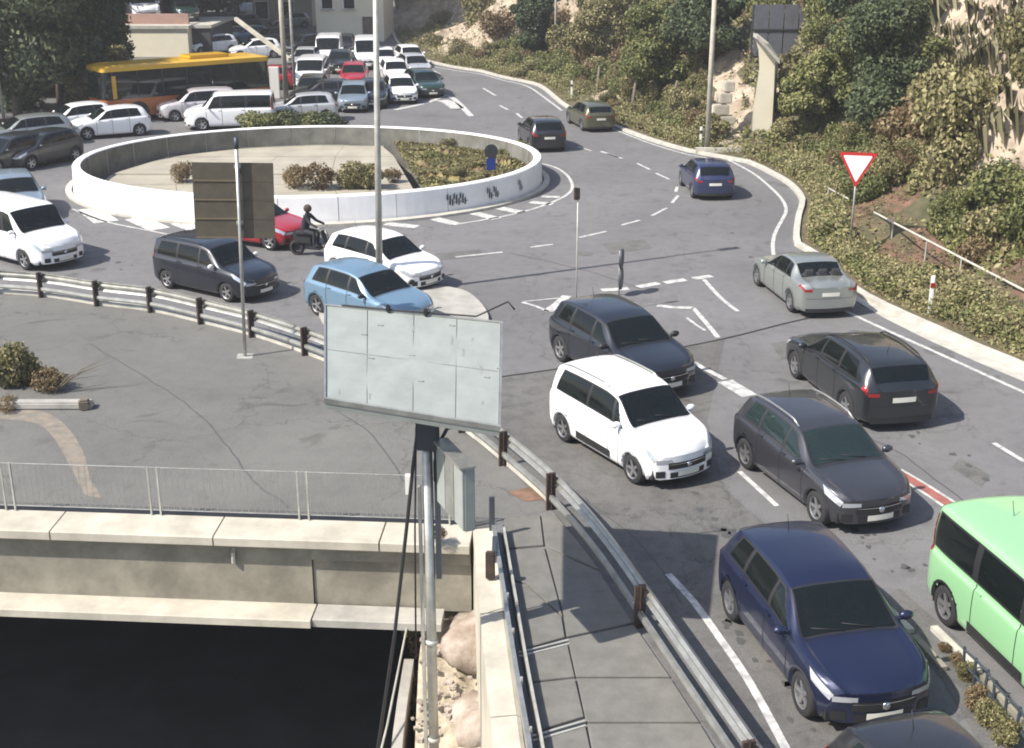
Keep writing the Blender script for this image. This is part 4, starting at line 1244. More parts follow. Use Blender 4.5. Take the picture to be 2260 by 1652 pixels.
MB().tube(vp, .035, 8).build('pipe', M['kerb'], vw, True)
for p in vp[::3]: MB().tube([p, p - Vector((0, 0, .9))], .03, 6).build('post', M['galv_dull'], vw)

# concrete chute wall up the slope
cw = empty('concrete_buttress', (0, 0, 0)); tag(cw, 'tall narrow pale concrete wall end rising up the slope behind the kerb', 'wall')
Yb = 62.5
def cpt(px, py, Y=Yb): return at_y(px, py, Y)
outl = [(1640, 342), (1652, 318), (1658, 270), (1668, 205), (1676, 150), (1674, 110), (1663, 78), (1690, 100), (1711, 130), (1708, 200), (1703, 290), (1682, 300), (1668, 330), (1655, 344)]
f = [cpt(*q) for q in outl]; bk = [p + Vector((.35, 1.1, 0)) for p in f]
b = MB(); n = len(f); b.v = [tuple(p) for p in f + bk]; b.f = [tuple(range(n)), tuple(reversed(range(n, 2 * n)))] + [(i, n + i, n + (i + 1) % n, (i + 1) % n) for i in range(n)]
b.build('wall_body', M['bld_cream'], cw)
lip = MB().beam([cpt(1662, 76) + Vector((0, -.1, 0)), cpt(1712, 131) + Vector((0, -.1, 0))], [(-.1, -.12), (.9, -.12), (.9, .08), (-.1, .08)]); lip.build('coping', M['kerb'], cw)
lk = MB().beam([at(1535, 340), at(1590, 341), at(1650, 342)], [(-.12, 0), (.12, 0), (.12, .30), (-.12, .30)]).build('low_wall', M['conc_pale']); tag(lk, 'short pale low wall at the foot of the tall concrete wall end', 'wall')
# stacked pale blocks beside it
bs = empty('stone_blocks', at(1598, 322) + Vector((0, .8, 0))); tag(bs, 'stack of pale stone blocks in the bushes left of the concrete wall end', 'stone blocks')
random.seed(5)
for i, (x, z, w, h) in enumerate(((0, .2, 1.3, .4), (-.1, .65, 1.1, .42), (.15, 1.1, .9, .4), (-.15, 1.6, .8, .5), (.1, 2.15, .6, .5), (.25, 2.7, .5, .5))):
    MB().bevbox((x, .1 * i, z), (w, .7, h), .05, random.uniform(-.2, .2)).build('block', M['conc_pale'], bs)
# grey mesh shelter in the slope
sh = empty('mesh_shelter', cpt(1738, 140, 70)); tag(sh, 'grey slatted screen panel half hidden in the trees at the top of the slope', 'screen')
for r_ in range(2):
    for c_ in range(5):
        MB().bevbox((-1.5 + .78 * c_, 0, 1.0 + 1.35 * r_), (.74, .08, 1.28), .02).build('panel', M['mesh_grey'], sh)
for x in (-1.95, 0, 1.95): MB().box((x, .1, .5), (.1, .1, 5)).build('post', M['sign_dark'], sh)
MB().box((0, -.06, 1.70), (4.0, .06, .10)).build('cross_bar', M['black'], sh)
# pale low wall above the road
for lab, pts, h_ in (('pale low parapet wall above the far right kerb, below the trees', ((1000, 135), (1044, 141), (1140, 155), (1243, 172)), .75),):
    o = empty('parapet_wall', (0, 0, 0)); tag(o, lab, 'wall')
    q = smooth_line([p + OD * 1.6 for p in P2(*pts)], 2.5)
    for a, b_ in zip(q[:-1], q[1:]): MB().beam([a, a + (b_ - a) * .985], [(-.12, -.1), (.12, -.1), (.12, h_ + .35), (-.12, h_ + .35)]).build('wall_section', M['kerb'], o)
# ================================================================== VEGETATION
def leaf_cloud(seed, n, blobs, size, flat=0.0, shell=.55):
    """n leaf quads spread through the outer part of the given blobs (centre, radii)"""
    rng = np.random.default_rng(seed)
    w = np.array([b[1][0] * b[1][1] + b[1][2] * b[1][0] for b in blobs]); w = w / w.sum()
    idx = rng.choice(len(blobs), n, p=w)
    d = rng.normal(size=(n, 3)); d /= np.linalg.norm(d, axis=1)[:, None]
    rad = shell + (1.05 - shell) * rng.random(n) ** .6
    rad *= 1 + .12 * np.sin(d[:, 0] * 7 + seed) * np.cos(d[:, 1] * 6)
    c = np.array([blobs[i][0] for i in idx]) + d * rad[:, None] * np.array([blobs[i][1] for i in idx])
    a = rng.normal(size=(n, 3)); a /= np.linalg.norm(a, axis=1)[:, None]
    nrm = d * .7 + rng.normal(size=(n, 3)) * .6 + np.array([0, 0, flat]); nrm /= np.linalg.norm(nrm, axis=1)[:, None]
    u = np.cross(nrm, a); u /= np.linalg.norm(u, axis=1)[:, None]
    v = np.cross(nrm, u)
    s = size * (.5 + rng.random(n))
    u *= s[:, None]; v *= (s * .55)[:, None]
    vs = np.empty((n, 4, 3)); vs[:, 0] = c - u; vs[:, 1] = c + v; vs[:, 2] = c + u; vs[:, 3] = c - v
    vs[:, 0, 2] -= s * .15; vs[:, 2, 2] -= s * .15
    return vs.reshape(-1, 3)
def quads_mesh(name, vs, m):
    n = len(vs) // 4
    me = bpy.data.meshes.new(name)
    me.vertices.add(n * 4); me.vertices.foreach_set('co', vs.astype(np.float32).ravel())
    me.loops.add(n * 4); me.loops.foreach_set('vertex_index', np.arange(n * 4, dtype=np.int32))
    me.polygons.add(n); me.polygons.foreach_set('loop_start', np.arange(0, n * 4, 4, dtype=np.int32))
    me.polygons.foreach_set('loop_total', np.full(n, 4, dtype=np.int32))
    me.materials.append(m); me.update(calc_edges=True)
    return me
def blobs_for(seed, k, spread, r, zr):
    rng = random.Random(seed)
    out = [((0, 0, zr * .6), (r, r, zr * .8))]
    for _ in range(k):
        a = rng.uniform(0, 6.28); q = spread * rng.uniform(.4, 1)
        rr = r * rng.uniform(.4, .7)
        out.append(((q * math.cos(a), q * math.sin(a), zr * rng.uniform(.25, 1.15)), (rr, rr, rr * rng.uniform(.7, 1.1))))
    return out
def stems_mesh(seed, n, h, spread, r=.03):
    rng = random.Random(seed); b = MB()
    for _ in range(n):
        a = rng.uniform(0, 6.28); t = rng.uniform(.3, 1) * spread
        b.tube([(0.05 * math.cos(a), .05 * math.sin(a), -.25), (t * .4 * math.cos(a), t * .4 * math.sin(a), h * .45), (t * math.cos(a), t * math.sin(a), h * rng.uniform(.7, 1))], r, 5, r2=r * .3)
    me = b.mesh('stems', True); me.materials.append(M['bark']); return me
BUSH = {}
for key, m_ in (('leaf', 'leaf'), ('olive', 'leaf_olive'), ('dry', 'leaf_dry'), ('dark', 'leaf_dark')):
    BUSH[key] = [quads_mesh('foliage', leaf_cloud(100 + i * 7 + len(key), 3600 if key != 'dry' else 2000, blobs_for(i * 3 + len(key), 6, .72, .62, .8), .058), M[m_]) for i in range(3)]
STEMS = [stems_mesh(i, 6, .8, .6) for i in range(3)]
def bush(kind, p, s, label, group, i, zs=1.0, name='bush'):
    r_ = empty(name, p, (i * 2.399) % 6.28)
    r_.scale = (s, s * (0.85 + .3 * ((i * .37) % 1)), s * zs)
    tag(r_, label, 'bush', group)
    obj_of('foliage', BUSH[kind][i % 3], r_); obj_of('stems', STEMS[i % 3], r_)
    return r_
def zone(x, y):
    if y < 260 and x < 1250: return 'on the slope above the far bend of the road'
    if x < 1500: return 'on the slope behind the far right kerb'
    if x < 1665: return 'left of the tall concrete wall end'
    if x < 1860: return 'between the concrete wall end and the yield sign' if y > 150 else 'around the grey screen panel'
    if y < 330 and x < 2060: return 'high up on the slope above the yield sign'
    if y < 330: return 'on the rock face at the top right'
    return 'behind the thin verge wall right of the yield sign'
KN = {'leaf': 'green leafy bush', 'olive': 'olive green bush', 'dry': 'dry brown bush', 'dark': 'dark green dense bush'}
rng = random.Random(11)
HB = []
cand = []
for _ in range(6000):
    i = rng.randrange(4, len(EDGE) - 5); d = rng.uniform(3.0, 30) if rng.random() < .75 else rng.uniform(1.6, 6)
    j = np.searchsorted(DS, d) - 1; j = int(max(0, min(nd - 2, j))); t = (d - DS[j]) / (DS[j + 1] - DS[j])
    p = grid[i][j].lerp(grid[i][j + 1], t)
    x, y = proj(p)
    if not (-40 < x < 2330 and -60 < y < 760): continue
    if EDGE[i].y < 45 and d < 4.6: continue
    if 1690 < x < 1800 and d < 4.0: continue
    if 1640 < x < 1722 and 60 < y < 360: continue
    if 1722 < x < 1800 and 0 < y < 200 and p.y < 71: continue
    if 1590 < x < 1645 and 210 < y < 350: continue
    cand.append((p, d, x, y))
placed = []
for p, d, x, y in cand:
    if len(placed) >= 285: break
    rock_zone = is_rock(p)
    if rock_zone and rng.random() < .97: continue
    if x < 1500 and y < 190 and rng.random() < .35: continue
    s = rng.uniform(1.0, 1.9) * (1.0 if d > 5 else .60)
    if p.y > 85: s *= 1.25
    if any((p - q).length < (s + qs) * .50 for q, qs in placed): continue
    if (1850 < x < 2030 and y < 270) or (1480 < x < 1620 and y < 150) or (1130 < x < 1215 and y < 130): kind = 'dark' if rng.random() < .8 else 'leaf'
    else:
        u_ = rng.random() + .25 * hn(p.x, p.y, .25, 44)
        kind = 'leaf' if u_ < .42 else ('olive' if u_ < .84 else 'dry')
    if rock_zone: kind = 'olive' if rng.random() < .6 else 'dry'
    placed.append((p, s))
    z_ = zone(x, y)
    tier = 'at the foot' if d < 6.5 else ('halfway up' if d < 14 else 'near the top')
    o = bush(kind, p - Vector((0, 0, .15 * s)), s, KN[kind] + ' ' + z_, KN[kind] + 'es ' + z_, len(placed), rng.uniform(.85, 1.35))
    HB.append((kind, z_, tier, x, o))
ORD = 'leftmost second third fourth fifth sixth seventh eighth ninth tenth eleventh twelfth thirteenth fourteenth fifteenth sixteenth seventeenth eighteenth nineteenth twentieth'.split()
def nth(n, what):
    if n == 0: return 'leftmost ' + what
    w = ORD[n] if n < 20 else ({2: 'twenty', 3: 'thirty', 4: 'forty', 5: 'fifty', 6: 'sixty'}[(n + 1) // 10] + ('-' + ['', 'first'][1:][0] if (n + 1) % 10 == 1 else ('' if (n + 1) % 10 == 0 else '-' + ORD[(n + 1) % 10 - 1])))
    if w in ('thirty', 'forty', 'fifty', 'sixty'): w = w[:-1] + 'ieth'
    return w + ' ' + what + ' from left'
SH = {'leaf': 'green bush', 'olive': 'olive bush', 'dry': 'dry brown bush', 'dark': 'dark green bush'}
SZ = {'on the slope above the far bend of the road': 'by the far bend', 'on the slope behind the far right kerb': 'behind the far kerb', 'left of the tall concrete wall end': 'left of the concrete wall end',
      'between the concrete wall end and the yield sign': 'left of the yield sign', 'around the grey screen panel': 'by the grey screen', 'high up on the slope above the yield sign': 'above the yield sign', 'on the rock face at the top right': 'on the rock face', 'behind the thin verge wall right of the yield sign': 'behind the verge wall'}
for key in sorted(set((h[0], h[1], h[2]) for h in HB)):
    hs = sorted([h for h in HB if h[:3] == key], key=lambda h: h[3])
    for n_, h in enumerate(hs):
        h[4]['label'] = nth(n_, SH[key[0]]) + ' ' + key[2] + ', ' + SZ[key[1]]
# ground cover on verge and slope
def cover(name, n, dlo, dhi, size, m, seed, hgt=0.0):
    rg = np.random.default_rng(seed); pts = []
    while len(pts) < n:
        i = int(rg.integers(2, len(EDGE) - 3)); d = dlo + (dhi - dlo) * rg.random() ** 1.2
        j = int(max(0, min(nd - 2, np.searchsorted(DS, d) - 1))); t = (d - DS[j]) / (DS[j + 1] - DS[j])
        f_ = rg.random()
        a = grid[i][j].lerp(grid[i][j + 1], t); b = grid[i + 1][j].lerp(grid[i + 1][j + 1], t)
        p = a.lerp(b, f_)
        if hn(p.x, p.y, .8, seed) < -.05: continue
        if 1.9 < d < 4.4 and p.y < 47 and rg.random() < (.93 if name != 'leaf_litter' else .5): continue
        if rg.random() < .9 and is_rock(p): continue
        pts.append((p.x, p.y, p.z))
    c = np.array(pts); N = len(c); c[:, 2] += hgt * rg.random(N)
    nrm = rg.normal(size=(N, 3)) * .8 + np.array([-.4, -.3, .6]); nrm /= np.linalg.norm(nrm, axis=1)[:, None]
    a = rg.normal(size=(N, 3)); u = np.cross(nrm, a); u /= np.linalg.norm(u, axis=1)[:, None]; v = np.cross(nrm, u)
    s = size * (.5 + rg.random(N)); c[:, 2] += s * .5
    u *= s[:, None]; v *= (s * .5)[:, None]
    vs = np.empty((N, 4, 3)); vs[:, 0] = c - u; vs[:, 1] = c + v; vs[:, 2] = c + u; vs[:, 3] = c - v
    o = obj_of(name, quads_mesh(name, vs.reshape(-1, 3), M[m])); o['kind'] = 'stuff'
    tag(o, {'leaf': 'low green plants covering the slope', 'leaf_dry': 'dry brown leaf litter over the verge', 'leaf_olive': 'low olive scrub over the slope', 'straw': 'dry straw stalks on the slope'}[m])
cover('low_plants', 70000, 2.0, 28, .095, 'leaf', 1, .25)
cover('low_scrub', 80000, 1.2, 28, .09, 'leaf_olive', 2, .3)
cover('leaf_litter', 50000, .35, 9, .04, 'leaf_dry', 3)
cover('low_hedge', 46000, .35, 2.0, .055, 'leaf_olive', 14, .45)
cover('low_hedge_green', 26000, .35, 2.2, .055, 'leaf', 15, .40)
cover('dry_scrub', 26000, 5, 30, .10, 'leaf_dry', 16, .5)
cover('dry_stalks', 9000, 6, 30, .20, 'straw', 4)
cover('verge_plants', 40000, .3, 4.2, .045, 'leaf_olive', 6)
# hanging dry stalks on the rock face, upper right
rg = random.Random(8); b = MB(); n_ = 0
while n_ < 900:
    i = rg.randrange(2, len(EDGE) - 3); j = rg.randrange(10, nd - 4); p = grid[i][j].lerp(grid[i + 1][j + 1], rg.random())
    x, y = proj(p)
    if not (2040 < x < 2300 and -40 < y < 330): continue
    n_ += 1; L_ = rg.uniform(.5, 1.3)
    q = p + Vector((rg.uniform(-.5, .1) * L_, -.55 * L_, rg.uniform(.2, .5)))
    b.add([p + Vector((-.02, 0, .1)), p + Vector((.03, 0, .1)), q + Vector((.02, -.1, .1)), q + Vector((.2, -.25, -L_))], [(0, 1, 2), (1, 2, 3)])
o = b.build('hanging_stalks', M['straw']); tag(o, 'pale dry stalks hanging over the rock face', kind='stuff')

def tree(p, h, rad, m, label, group=None, seed=1, leaves=9000, leaf=.16, name='tree', low=.15, thin=False):
    r_ = empty(name, p); tag(r_, label, 'tree', group)
    rg = random.Random(seed); b = MB()
    b.tube([(0, 0, -.6), (.1, 0, h * .3), (.05, .1, h * .62)], .045 * h * .5 + .05, 8, r2=.02 * h * .5 + .02)
    blobs = []
    for k in range(12 if not thin else 8):
        a = rg.uniform(0, 6.28); zz = h * rg.uniform(low + .12, .95); q = rad * rg.uniform(.3, .85) * math.sqrt(max(.15, 1 - ((zz / h - .5) * 1.7) ** 2))
        c = Vector((q * math.cos(a), q * math.sin(a), zz))
        rr = rad * rg.uniform(.28, .48); blobs.append((tuple(c), (rr, rr, rr * rg.uniform(.6, .95))))
        b.tube([(0.05, .05, h * rg.uniform(.2, .5)), tuple(c * .6 + Vector((0, 0, zz * .2))), tuple(c)], .035 * rad * .5, 5, r2=.01)
    blobs.append(((0, 0, h * .6), (rad * .6, rad * .6, h * .32)))
    b.build('trunk', M['bark'], r_, True)
    obj_of('crown', quads_mesh('crown', leaf_cloud(seed, leaves, blobs, leaf, .2), M[m]), r_)
    return r_
tree(on_hill(1945, 330) - Vector((0, 0, .5)), 6.6, 2.2, 'leaf_dark', 'tall dark green tree on the slope directly above the yield sign', seed=3, leaves=22000, leaf=.085)
tree(on_hill(1880, 250) - Vector((0, 0, .5)), 5.5, 1.9, 'leaf', 'bushy mid green tree left of the tall dark tree above the yield sign', seed=5, leaves=17000, leaf=.09)
tree(on_hill(1545, 165) - Vector((0, 0, .5)), 5.5, 2.2, 'leaf_dark', 'dark round tree on the slope left of the pale wooden pole', seed=7, leaves=17000, leaf=.09)
tree(on_hill(1440, 215), 5.0, 2.0, 'leaf', 'green tree on the slope above the dark car farthest up the road', seed=9, leaves=17000, leaf=.09)
tree(on_hill(1330, 150), 5.5, 2.2, 'leaf_olive', 'olive coloured tree right of the thin pole beside the parapet wall', seed=10, leaves=17000, leaf=.09)
tree(on_hill(1175, 130), 5.0, 1.8, 'leaf_dark', 'slim dark tree on the slope left of the thin pole at the bend', seed=12, leaves=17000, leaf=.09)
tree(on_hill(1780, 300), 3.6, 1.6, 'leaf', 'small green tree right of the tall concrete wall end', seed=14, leaves=17000, leaf=.09)
# leaning pale trunks at the foot of the slope
for k, (x, y, dx, L_) in enumerate(((1275, 232, .15, 2.2), (1420, 296, .6, 2.6), (1440, 300, .9, 2.2), (1505, 318, .4, 2.4), (1350, 262, .2, 2.0))):
    p = at(x, y) + OD * 1.2
    o = MB().tube([p, p + Vector((dx * .4, .1, L_ * .5)), p + Vector((dx, .3, L_))], .13, 7, r2=.07).build('bare_trunk', M['bark'], None, True)
    tag(o, ['pale bare trunk right of the white kerb post at the bend', 'pale bare trunk leaning right above the kerb, left one of a close pair', 'pale bare trunk leaning right above the kerb, right one of a close pair', 'pale bare trunk standing closest to the far white marker post', 'pale bare trunk straight behind the olive car'][k], 'trunk')
for k, (x, y, h_, rd, lab) in enumerate(((40, 262, 10.5, 4.6, 'big dark tree filling the upper left corner behind the thin lamp pole'), (135, 240, 10, 4.4, 'big dark tree second from the left edge, left of the bus'), (215, 205, 9, 3.4, 'dark tree nearest the beige terrace wall'), (-40, 215, 12, 5, 'dark tree partly cut off by the left edge of the frame'))):
    tree(at(x, y), h_, rd, 'leaf_dark', lab, 'dark trees on the left', seed=20 + k, leaves=20000, leaf=.15, low=-.1)
for k, (x, y, h_, rd, lab) in enumerate(((235, 215, 4.2, 1.9, 'lighter olive tree between the dark trees and the bus'), (300, 105, 2.2, 1.0, 'small bush tree in front of the beige terrace wall'), (188, 250, 2.5, 1.2, 'little pale tree just left of the bus front'))):
    tree(at(x, y), h_, rd, 'leaf_olive', lab, seed=30 + k, leaves=3500, leaf=.14, low=.0)
for k, (x, y) in enumerate(((60, 190), (150, 150), (215, 110), (20, 120), (100, 90), (170, 60), (480, 30), (250, 40))):
    tree(at(x, y), 9, 4.5, 'leaf_dark', 'dark background tree, ' + ['low behind the left lamp pole', 'behind the second big tree', 'just left of the terrace wall', 'at the left edge higher up', 'in the middle of the upper left wood', 'near the top above the big trees', 'right of the terrace at the top', 'farthest one beside the white terrace car'][k], 'background trees upper left', seed=40 + k, leaves=6000, leaf=.26, low=.0)

# plants in and on the roundabout
def sedge(px, py, z, s, kind, label, i, zs=1.0):
    bush(kind, at(px, py, z), s, label, None, i, zs)
for i, (px, py, z, s, k, lab) in enumerate(((400, 400, .1, 1.0, 'dry', 'thin dry bush inside the roundabout wall, leftmost of the row'), (650, 412, .1, 1.1, 'dry', 'dry bush inside the roundabout wall just right of the brown sign'), (705, 414, .1, 1.25, 'dry', 'broad dry bush in the middle of the row inside the roundabout wall'), (770, 412, .1, 1.2, 'olive', 'darker olive bush inside the wall left of the lamp pole'), (810, 412, .1, 1.15, 'olive', 'round olive bush inside the wall beside the lamp pole'), (868, 400, .1, .7, 'dry', 'small dry tuft inside the wall right of the lamp pole'))):
    sedge(px, py, z, s * .72, k, lab, i + 3, 1.0)
for i, (px, py) in enumerate(((570, 290), (600, 288), (632, 287), (663, 286), (695, 285), (725, 285))):
    bush('dark' if i % 2 else 'leaf', at(px, py, .2) + Vector((0, -.5, 0)), 1.15, nth(i, 'dark hedge bush') + ' on the far rim of the roundabout', 'hedge bushes on the far rim of the roundabout', i, .75)
rg_ = np.random.default_rng(5); pts = []
while len(pts) < 9000:
    t = rg_.random() * 6.283; q = math.sqrt(rg_.random()); p = Vector((RC.x + (RA - .5) * q * math.cos(t), RC.y + (RB - .5) * q * math.sin(t), .38))
    if (p - g0).dot(gn) > .3 and hn(p.x, p.y, .7, 2) > -.12: pts.append(tuple(p))
c = np.array(pts); N = len(c); a = rg_.normal(size=(N, 3)); u_ = a / np.linalg.norm(a, axis=1)[:, None]; v2 = np.cross(u_, rg_.normal(size=(N, 3))); v2 /= np.linalg.norm(v2, axis=1)[:, None]
s_ = .07 + .09 * rg_.random(N); vs = np.empty((N, 4, 3)); vs[:, 0] = c - u_ * s_[:, None]; vs[:, 1] = c + v2 * .5 * s_[:, None]; vs[:, 2] = c + u_ * s_[:, None]; vs[:, 3] = c - v2 * .5 * s_[:, None]
o = obj_of('grass_tufts', quads_mesh('grass_tufts', vs.reshape(-1, 3), M['leaf_olive'])); tag(o, 'short dry green grass in the roundabout bed', kind='stuff')
for k, (x, y) in enumerate(((960, 352), (1010, 390), (1060, 400), (1120, 345), (985, 325), (1040, 370), (1150, 330))):
    bush('leaf' if k % 3 == 0 else 'olive', at(x, y, .3), .6, 'low green plant in the roundabout grass bed, ' + ['beside the diagonal wall', 'near the spray marks', 'in front of the middle', 'behind the blue sign', 'at its back corner', 'in its centre', 'nearest the right end'][k], 'low plants in the roundabout bed', k + 2, .6)
# plants near the viewer
bush('olive', at(35, 848, 0), .85, 'yellow green bush growing on the grey deck at the left edge', None, 1, 1.1)
bush('dry', at(105, 862, 0), .55, 'small dry bush beside the yellow green one on the deck', None, 2, .9)
bush('dry', at(15, 905, 0), .4, 'low dry tuft at the left edge of the deck', None, 4, .7)
tw = MB(); rg = random.Random(3); p0 = at(120, 865, .05)
for _ in range(9):
    a = rg.uniform(-.15, .5); L_ = rg.uniform(.6, 1.5)
    e_ = p0 + Vector((L_ * math.cos(a), rg.uniform(.0, .6), L_ * .45 * rg.random() + .2))
    tw.tube([p0, p0.lerp(e_, .5) + Vector((0, 0, .12)), e_], .014, 5, r2=.004)
tag(tw.build('dead_branch', M['bark']), 'bare dead twigs spreading right from the dry bush on the deck', 'branch')
tm = MB(); tm.bevbox(at(90, 893, .09), (2.4, .30, .18), .04, .0)
o = tm.build('timber_kerb', M['conc']); tag(o, 'weathered low block edging in front of the bush on the deck', 'edging')
tm = MB().bevbox(at(186, 893, .12), (.24, .26, .26), .04, .3).build('block', M['bark']); tag(tm, 'small dark block at the right end of the low edging', 'block')
sheet('sand_patch', smooth_line(P2((0, 912), (60, 905), (110, 915), (150, 945), (185, 1000), (200, 1060), (225, 1100), (190, 1095), (160, 1040), (120, 970), (80, 935), (0, 925), (0, 912)), .3)[:-1], .008, M['sand'])
sheet('reddish_patch', P2((1120, 1088), (1170, 1076), (1200, 1088), (1207, 1104), (1160, 1108)), .012, M['red_soil'])
# embankment plants
for k, (x, y, z, s, kd, lab) in enumerate(((955, 1590, -3.2, .5, 'olive', 'yellow green plant at the foot of the slope left of the pole'), (1000, 1640, -3.3, .55, 'olive', 'green plant at the bottom edge beside the pale pole'), (930, 1450, -2.7, .35, 'dry', 'dry tuft on the slope left of the pale pole'), (1015, 1560, -3.0, .35, 'dry', 'dry tuft under the large boulder'), (1060, 1640, -3.1, .45, 'leaf', 'low green plant at the bottom edge near the wing wall'), (965, 1190, .2, .22, 'dry', 'small dry orange tuft caught on the pole at the bridge coping'), (905, 1400, -2.3, .3, 'olive', 'little plant at the top left of the rubble slope'), (940, 1530, -2.9, .4, 'olive', 'pale green plant halfway down beside the edge wall'))):
    bush(kd, at(x, y, z), s, lab, None, k, 1.0)
g_ = MB(); rg = random.Random(21)
for k in range(500):
    Y = rg.uniform(12, 21.5); X = rg.uniform(-1.75, -.1); z = -1.45 - (21.9 - Y) * .27 + .05
    s = rg.uniform(.03, .09); g_.box((X, Y, z), (s, s * 1.2, s * .7), rg.uniform(0, 3))
tag(g_.build('loose_stones', M['rock']), 'loose small stones scattered over the rubble slope', kind='stuff')
# weeds in the broken median lower right
for k, (x, y, s) in enumerate(((2130, 1500, .28), (2150, 1560, .34), (2180, 1600, .36), (2110, 1470, .2), (2215, 1640, .35), (2085, 1440, .16))):
    bush('dry' if k % 2 else 'olive', at(x, y), s * .8, 'scrubby ' + ('dry' if k % 2 else 'olive') + ' weed in the broken median, ' + ['beside the van rear wheel', 'below the first weeds', 'large one below the van', 'closest to the blue car mirror', 'nearest the bottom right corner', 'topmost and smallest'][k], 'weeds in the median', k, 1.2)
sheet('broken_median', P2((1935, 1330), (1985, 1300), (2100, 1400), (2200, 1500), (2300, 1620), (2330, 1720), (2240, 1760), (2170, 1660), (2080, 1500)), .012, M['road_old'])
for k, (a, b_) in enumerate((((1948, 1340), (2010, 1400)), ((2018, 1412), (2082, 1484)), ((2060, 1392), (2160, 1490)), ((2165, 1497), (2262, 1600)))):
    o = MB().beam(P2(a, b_), [(-.06, 0), (.06, 0), (.06, .09), (-.06, .09)]).build('median_kerb', M['kerb'] if k % 2 == 0 else M['conc_dark']); o['kind'] = 'structure'

mf = empty('median_fence', (0, 0, 0)); tag(mf, 'low dark bent metal fence in the broken median at the bottom right', 'fence')
ma, mb_ = at(2125, 1500), at(2262, 1668)
for k in range(7):
    p = ma.lerp(mb_, k / 6); MB().tube([p, p + Vector((.03 * (k % 3 - 1), .02, .55))], .022, 6).build('post', M['sign_dark'], mf)
for z in (.25, .50): MB().tube([ma.lerp(mb_, k / 6) + Vector((.03 * (k % 3 - 1) * z * 2, .01, z + .02 * (k % 2))) for k in range(7)], .018, 6).build('rail', M['sign_dark'], mf)
# dark oil drips where cars queue
ob_ = MB(); rg = random.Random(77)
for (xa_, ya_), (xb_, yb_), n_ in (((1250, 880), (1700, 1250), 40), ((1650, 960), (2050, 1300), 40), ((1750, 740), (2150, 1050), 30), ((400, 600), (900, 690), 30), ((100, 560), (400, 600), 14), ((1500, 1250), (1900, 1700), 24), ((1560, 470), (1800, 700), 20)):
    for _ in range(n_):
        t = rg.random(); p = at(xa_ + (xb_ - xa_) * t, ya_ + (yb_ - ya_) * t) + Vector((rg.gauss(0, .22), rg.gauss(0, .22), .0085))
        r_ = rg.uniform(.02, .10); n2 = 9; b0 = len(ob_.v)
        for k in range(n2):
            q = r_ * rg.uniform(.6, 1.2); ob_.v.append((p.x + q * math.cos(6.283 * k / n2), p.y + q * 1.3 * math.sin(6.283 * k / n2), p.z))
        ob_.f.append(tuple(b0 + k for k in range(n2)))
ob_ = ob_.build('oil_stains', M['tar']); ob_['kind'] = 'structure'

# ================================================================== POLES AND SIGNS
def pole(px, py, h, r, m, label, name='pole', cat='pole', parts=True, r2=None, z=0, lean=0.0):
    p = at(px, py, z); root = empty(name, p); tag(root, label, cat)
    MB().tube([(0, 0, -.2), (lean, 0, h)], r, 12, r2=r2 if r2 else r * .8).build('shaft', M[m], root, True)
    return root
lp_ = pole(838, 652, 10.5, .105, 'galv_dull', 'tall pale lamp post rising from the pale pavement beyond the big grey sign', 'lamp_post', 'lamp post', r2=.07)
lp_.rotation_euler = (0, R(1.2), 0)
MB().tube([(0, 0, 0), (0, 0, .55)], .19, 12, r2=.11).build('base_flare', M['galv_dull'], lp_, True)
MB().tube([(0, 0, 10.4), (.3, .2, 10.9), (1.6, .8, 11.1)], .045, 8).build('arm', M['galv_dull'], lp_, True)
MB().bevbox((1.9, .95, 11.08), (.8, .3, .14), .04, .45).build('lamp_head', M['galv_dull'], lp_)
for px, py, h, r, m, lab in ((10, 276, 9.5, .085, 'galv_dull', 'thin tall pole at the far left edge beside the dark trees'), (1225, 158, 9, .085, 'galv_dull', 'thin tall pole behind the parapet wall at the far bend'), (1560, 336, 9.5, .13, 'conc_pale', 'tall pale wooden pole standing at the kerb left of the concrete wall end'), (632, 222, 10, .16, 'conc_pale', 'thick pale pole right of the bus, left one of the pair'), (652, 224, 10, .09, 'galv_dull', 'thinner pole right of the bus, right one of the pair')):
    q = pole(px, py, h, r, m, lab, 'utility_pole')
    MB().tube([(0, 0, h - .3), (1.2, 0, h + .2)], .035, 6).build('arm', M['galv_dull'], q, True)
# slanting barrier beam above the bus
bm_ = MB().beam([at_y(520, 42, 84) , at_y(640, 132, 80)], [(-.12, -.10), (.12, -.10), (.12, .10), (-.12, .10)]).build('slanting_beam', M['conc_pale']); tag(bm_, 'slanting pale beam fixed to the thick pole above the right end of the bus', 'beam')
for k, (px, py, h, lab) in enumerate(((1253, 226, 1.25, 'short white marker post at the kerb left of the olive car'), (1535, 334, 1.15, 'short white marker post at the kerb beside the tall wooden pole'), (2030, 706, 1.25, 'thin white marker post leaning in the verge right of the silver car'))):
    q = empty('marker_post', at(px, py) + OD * (.25 if k < 2 else .3)); tag(q, lab, 'marker post')
    MB().bevbox((0, 0, h / 2), (.12, .06, h), .02).build('post', M['white_bits'], q)
    MB().box((0, -.035, h * .78), (.122, .02, .14)).build('reflector', M['lamp_red'] if k == 2 else M['black'], q)
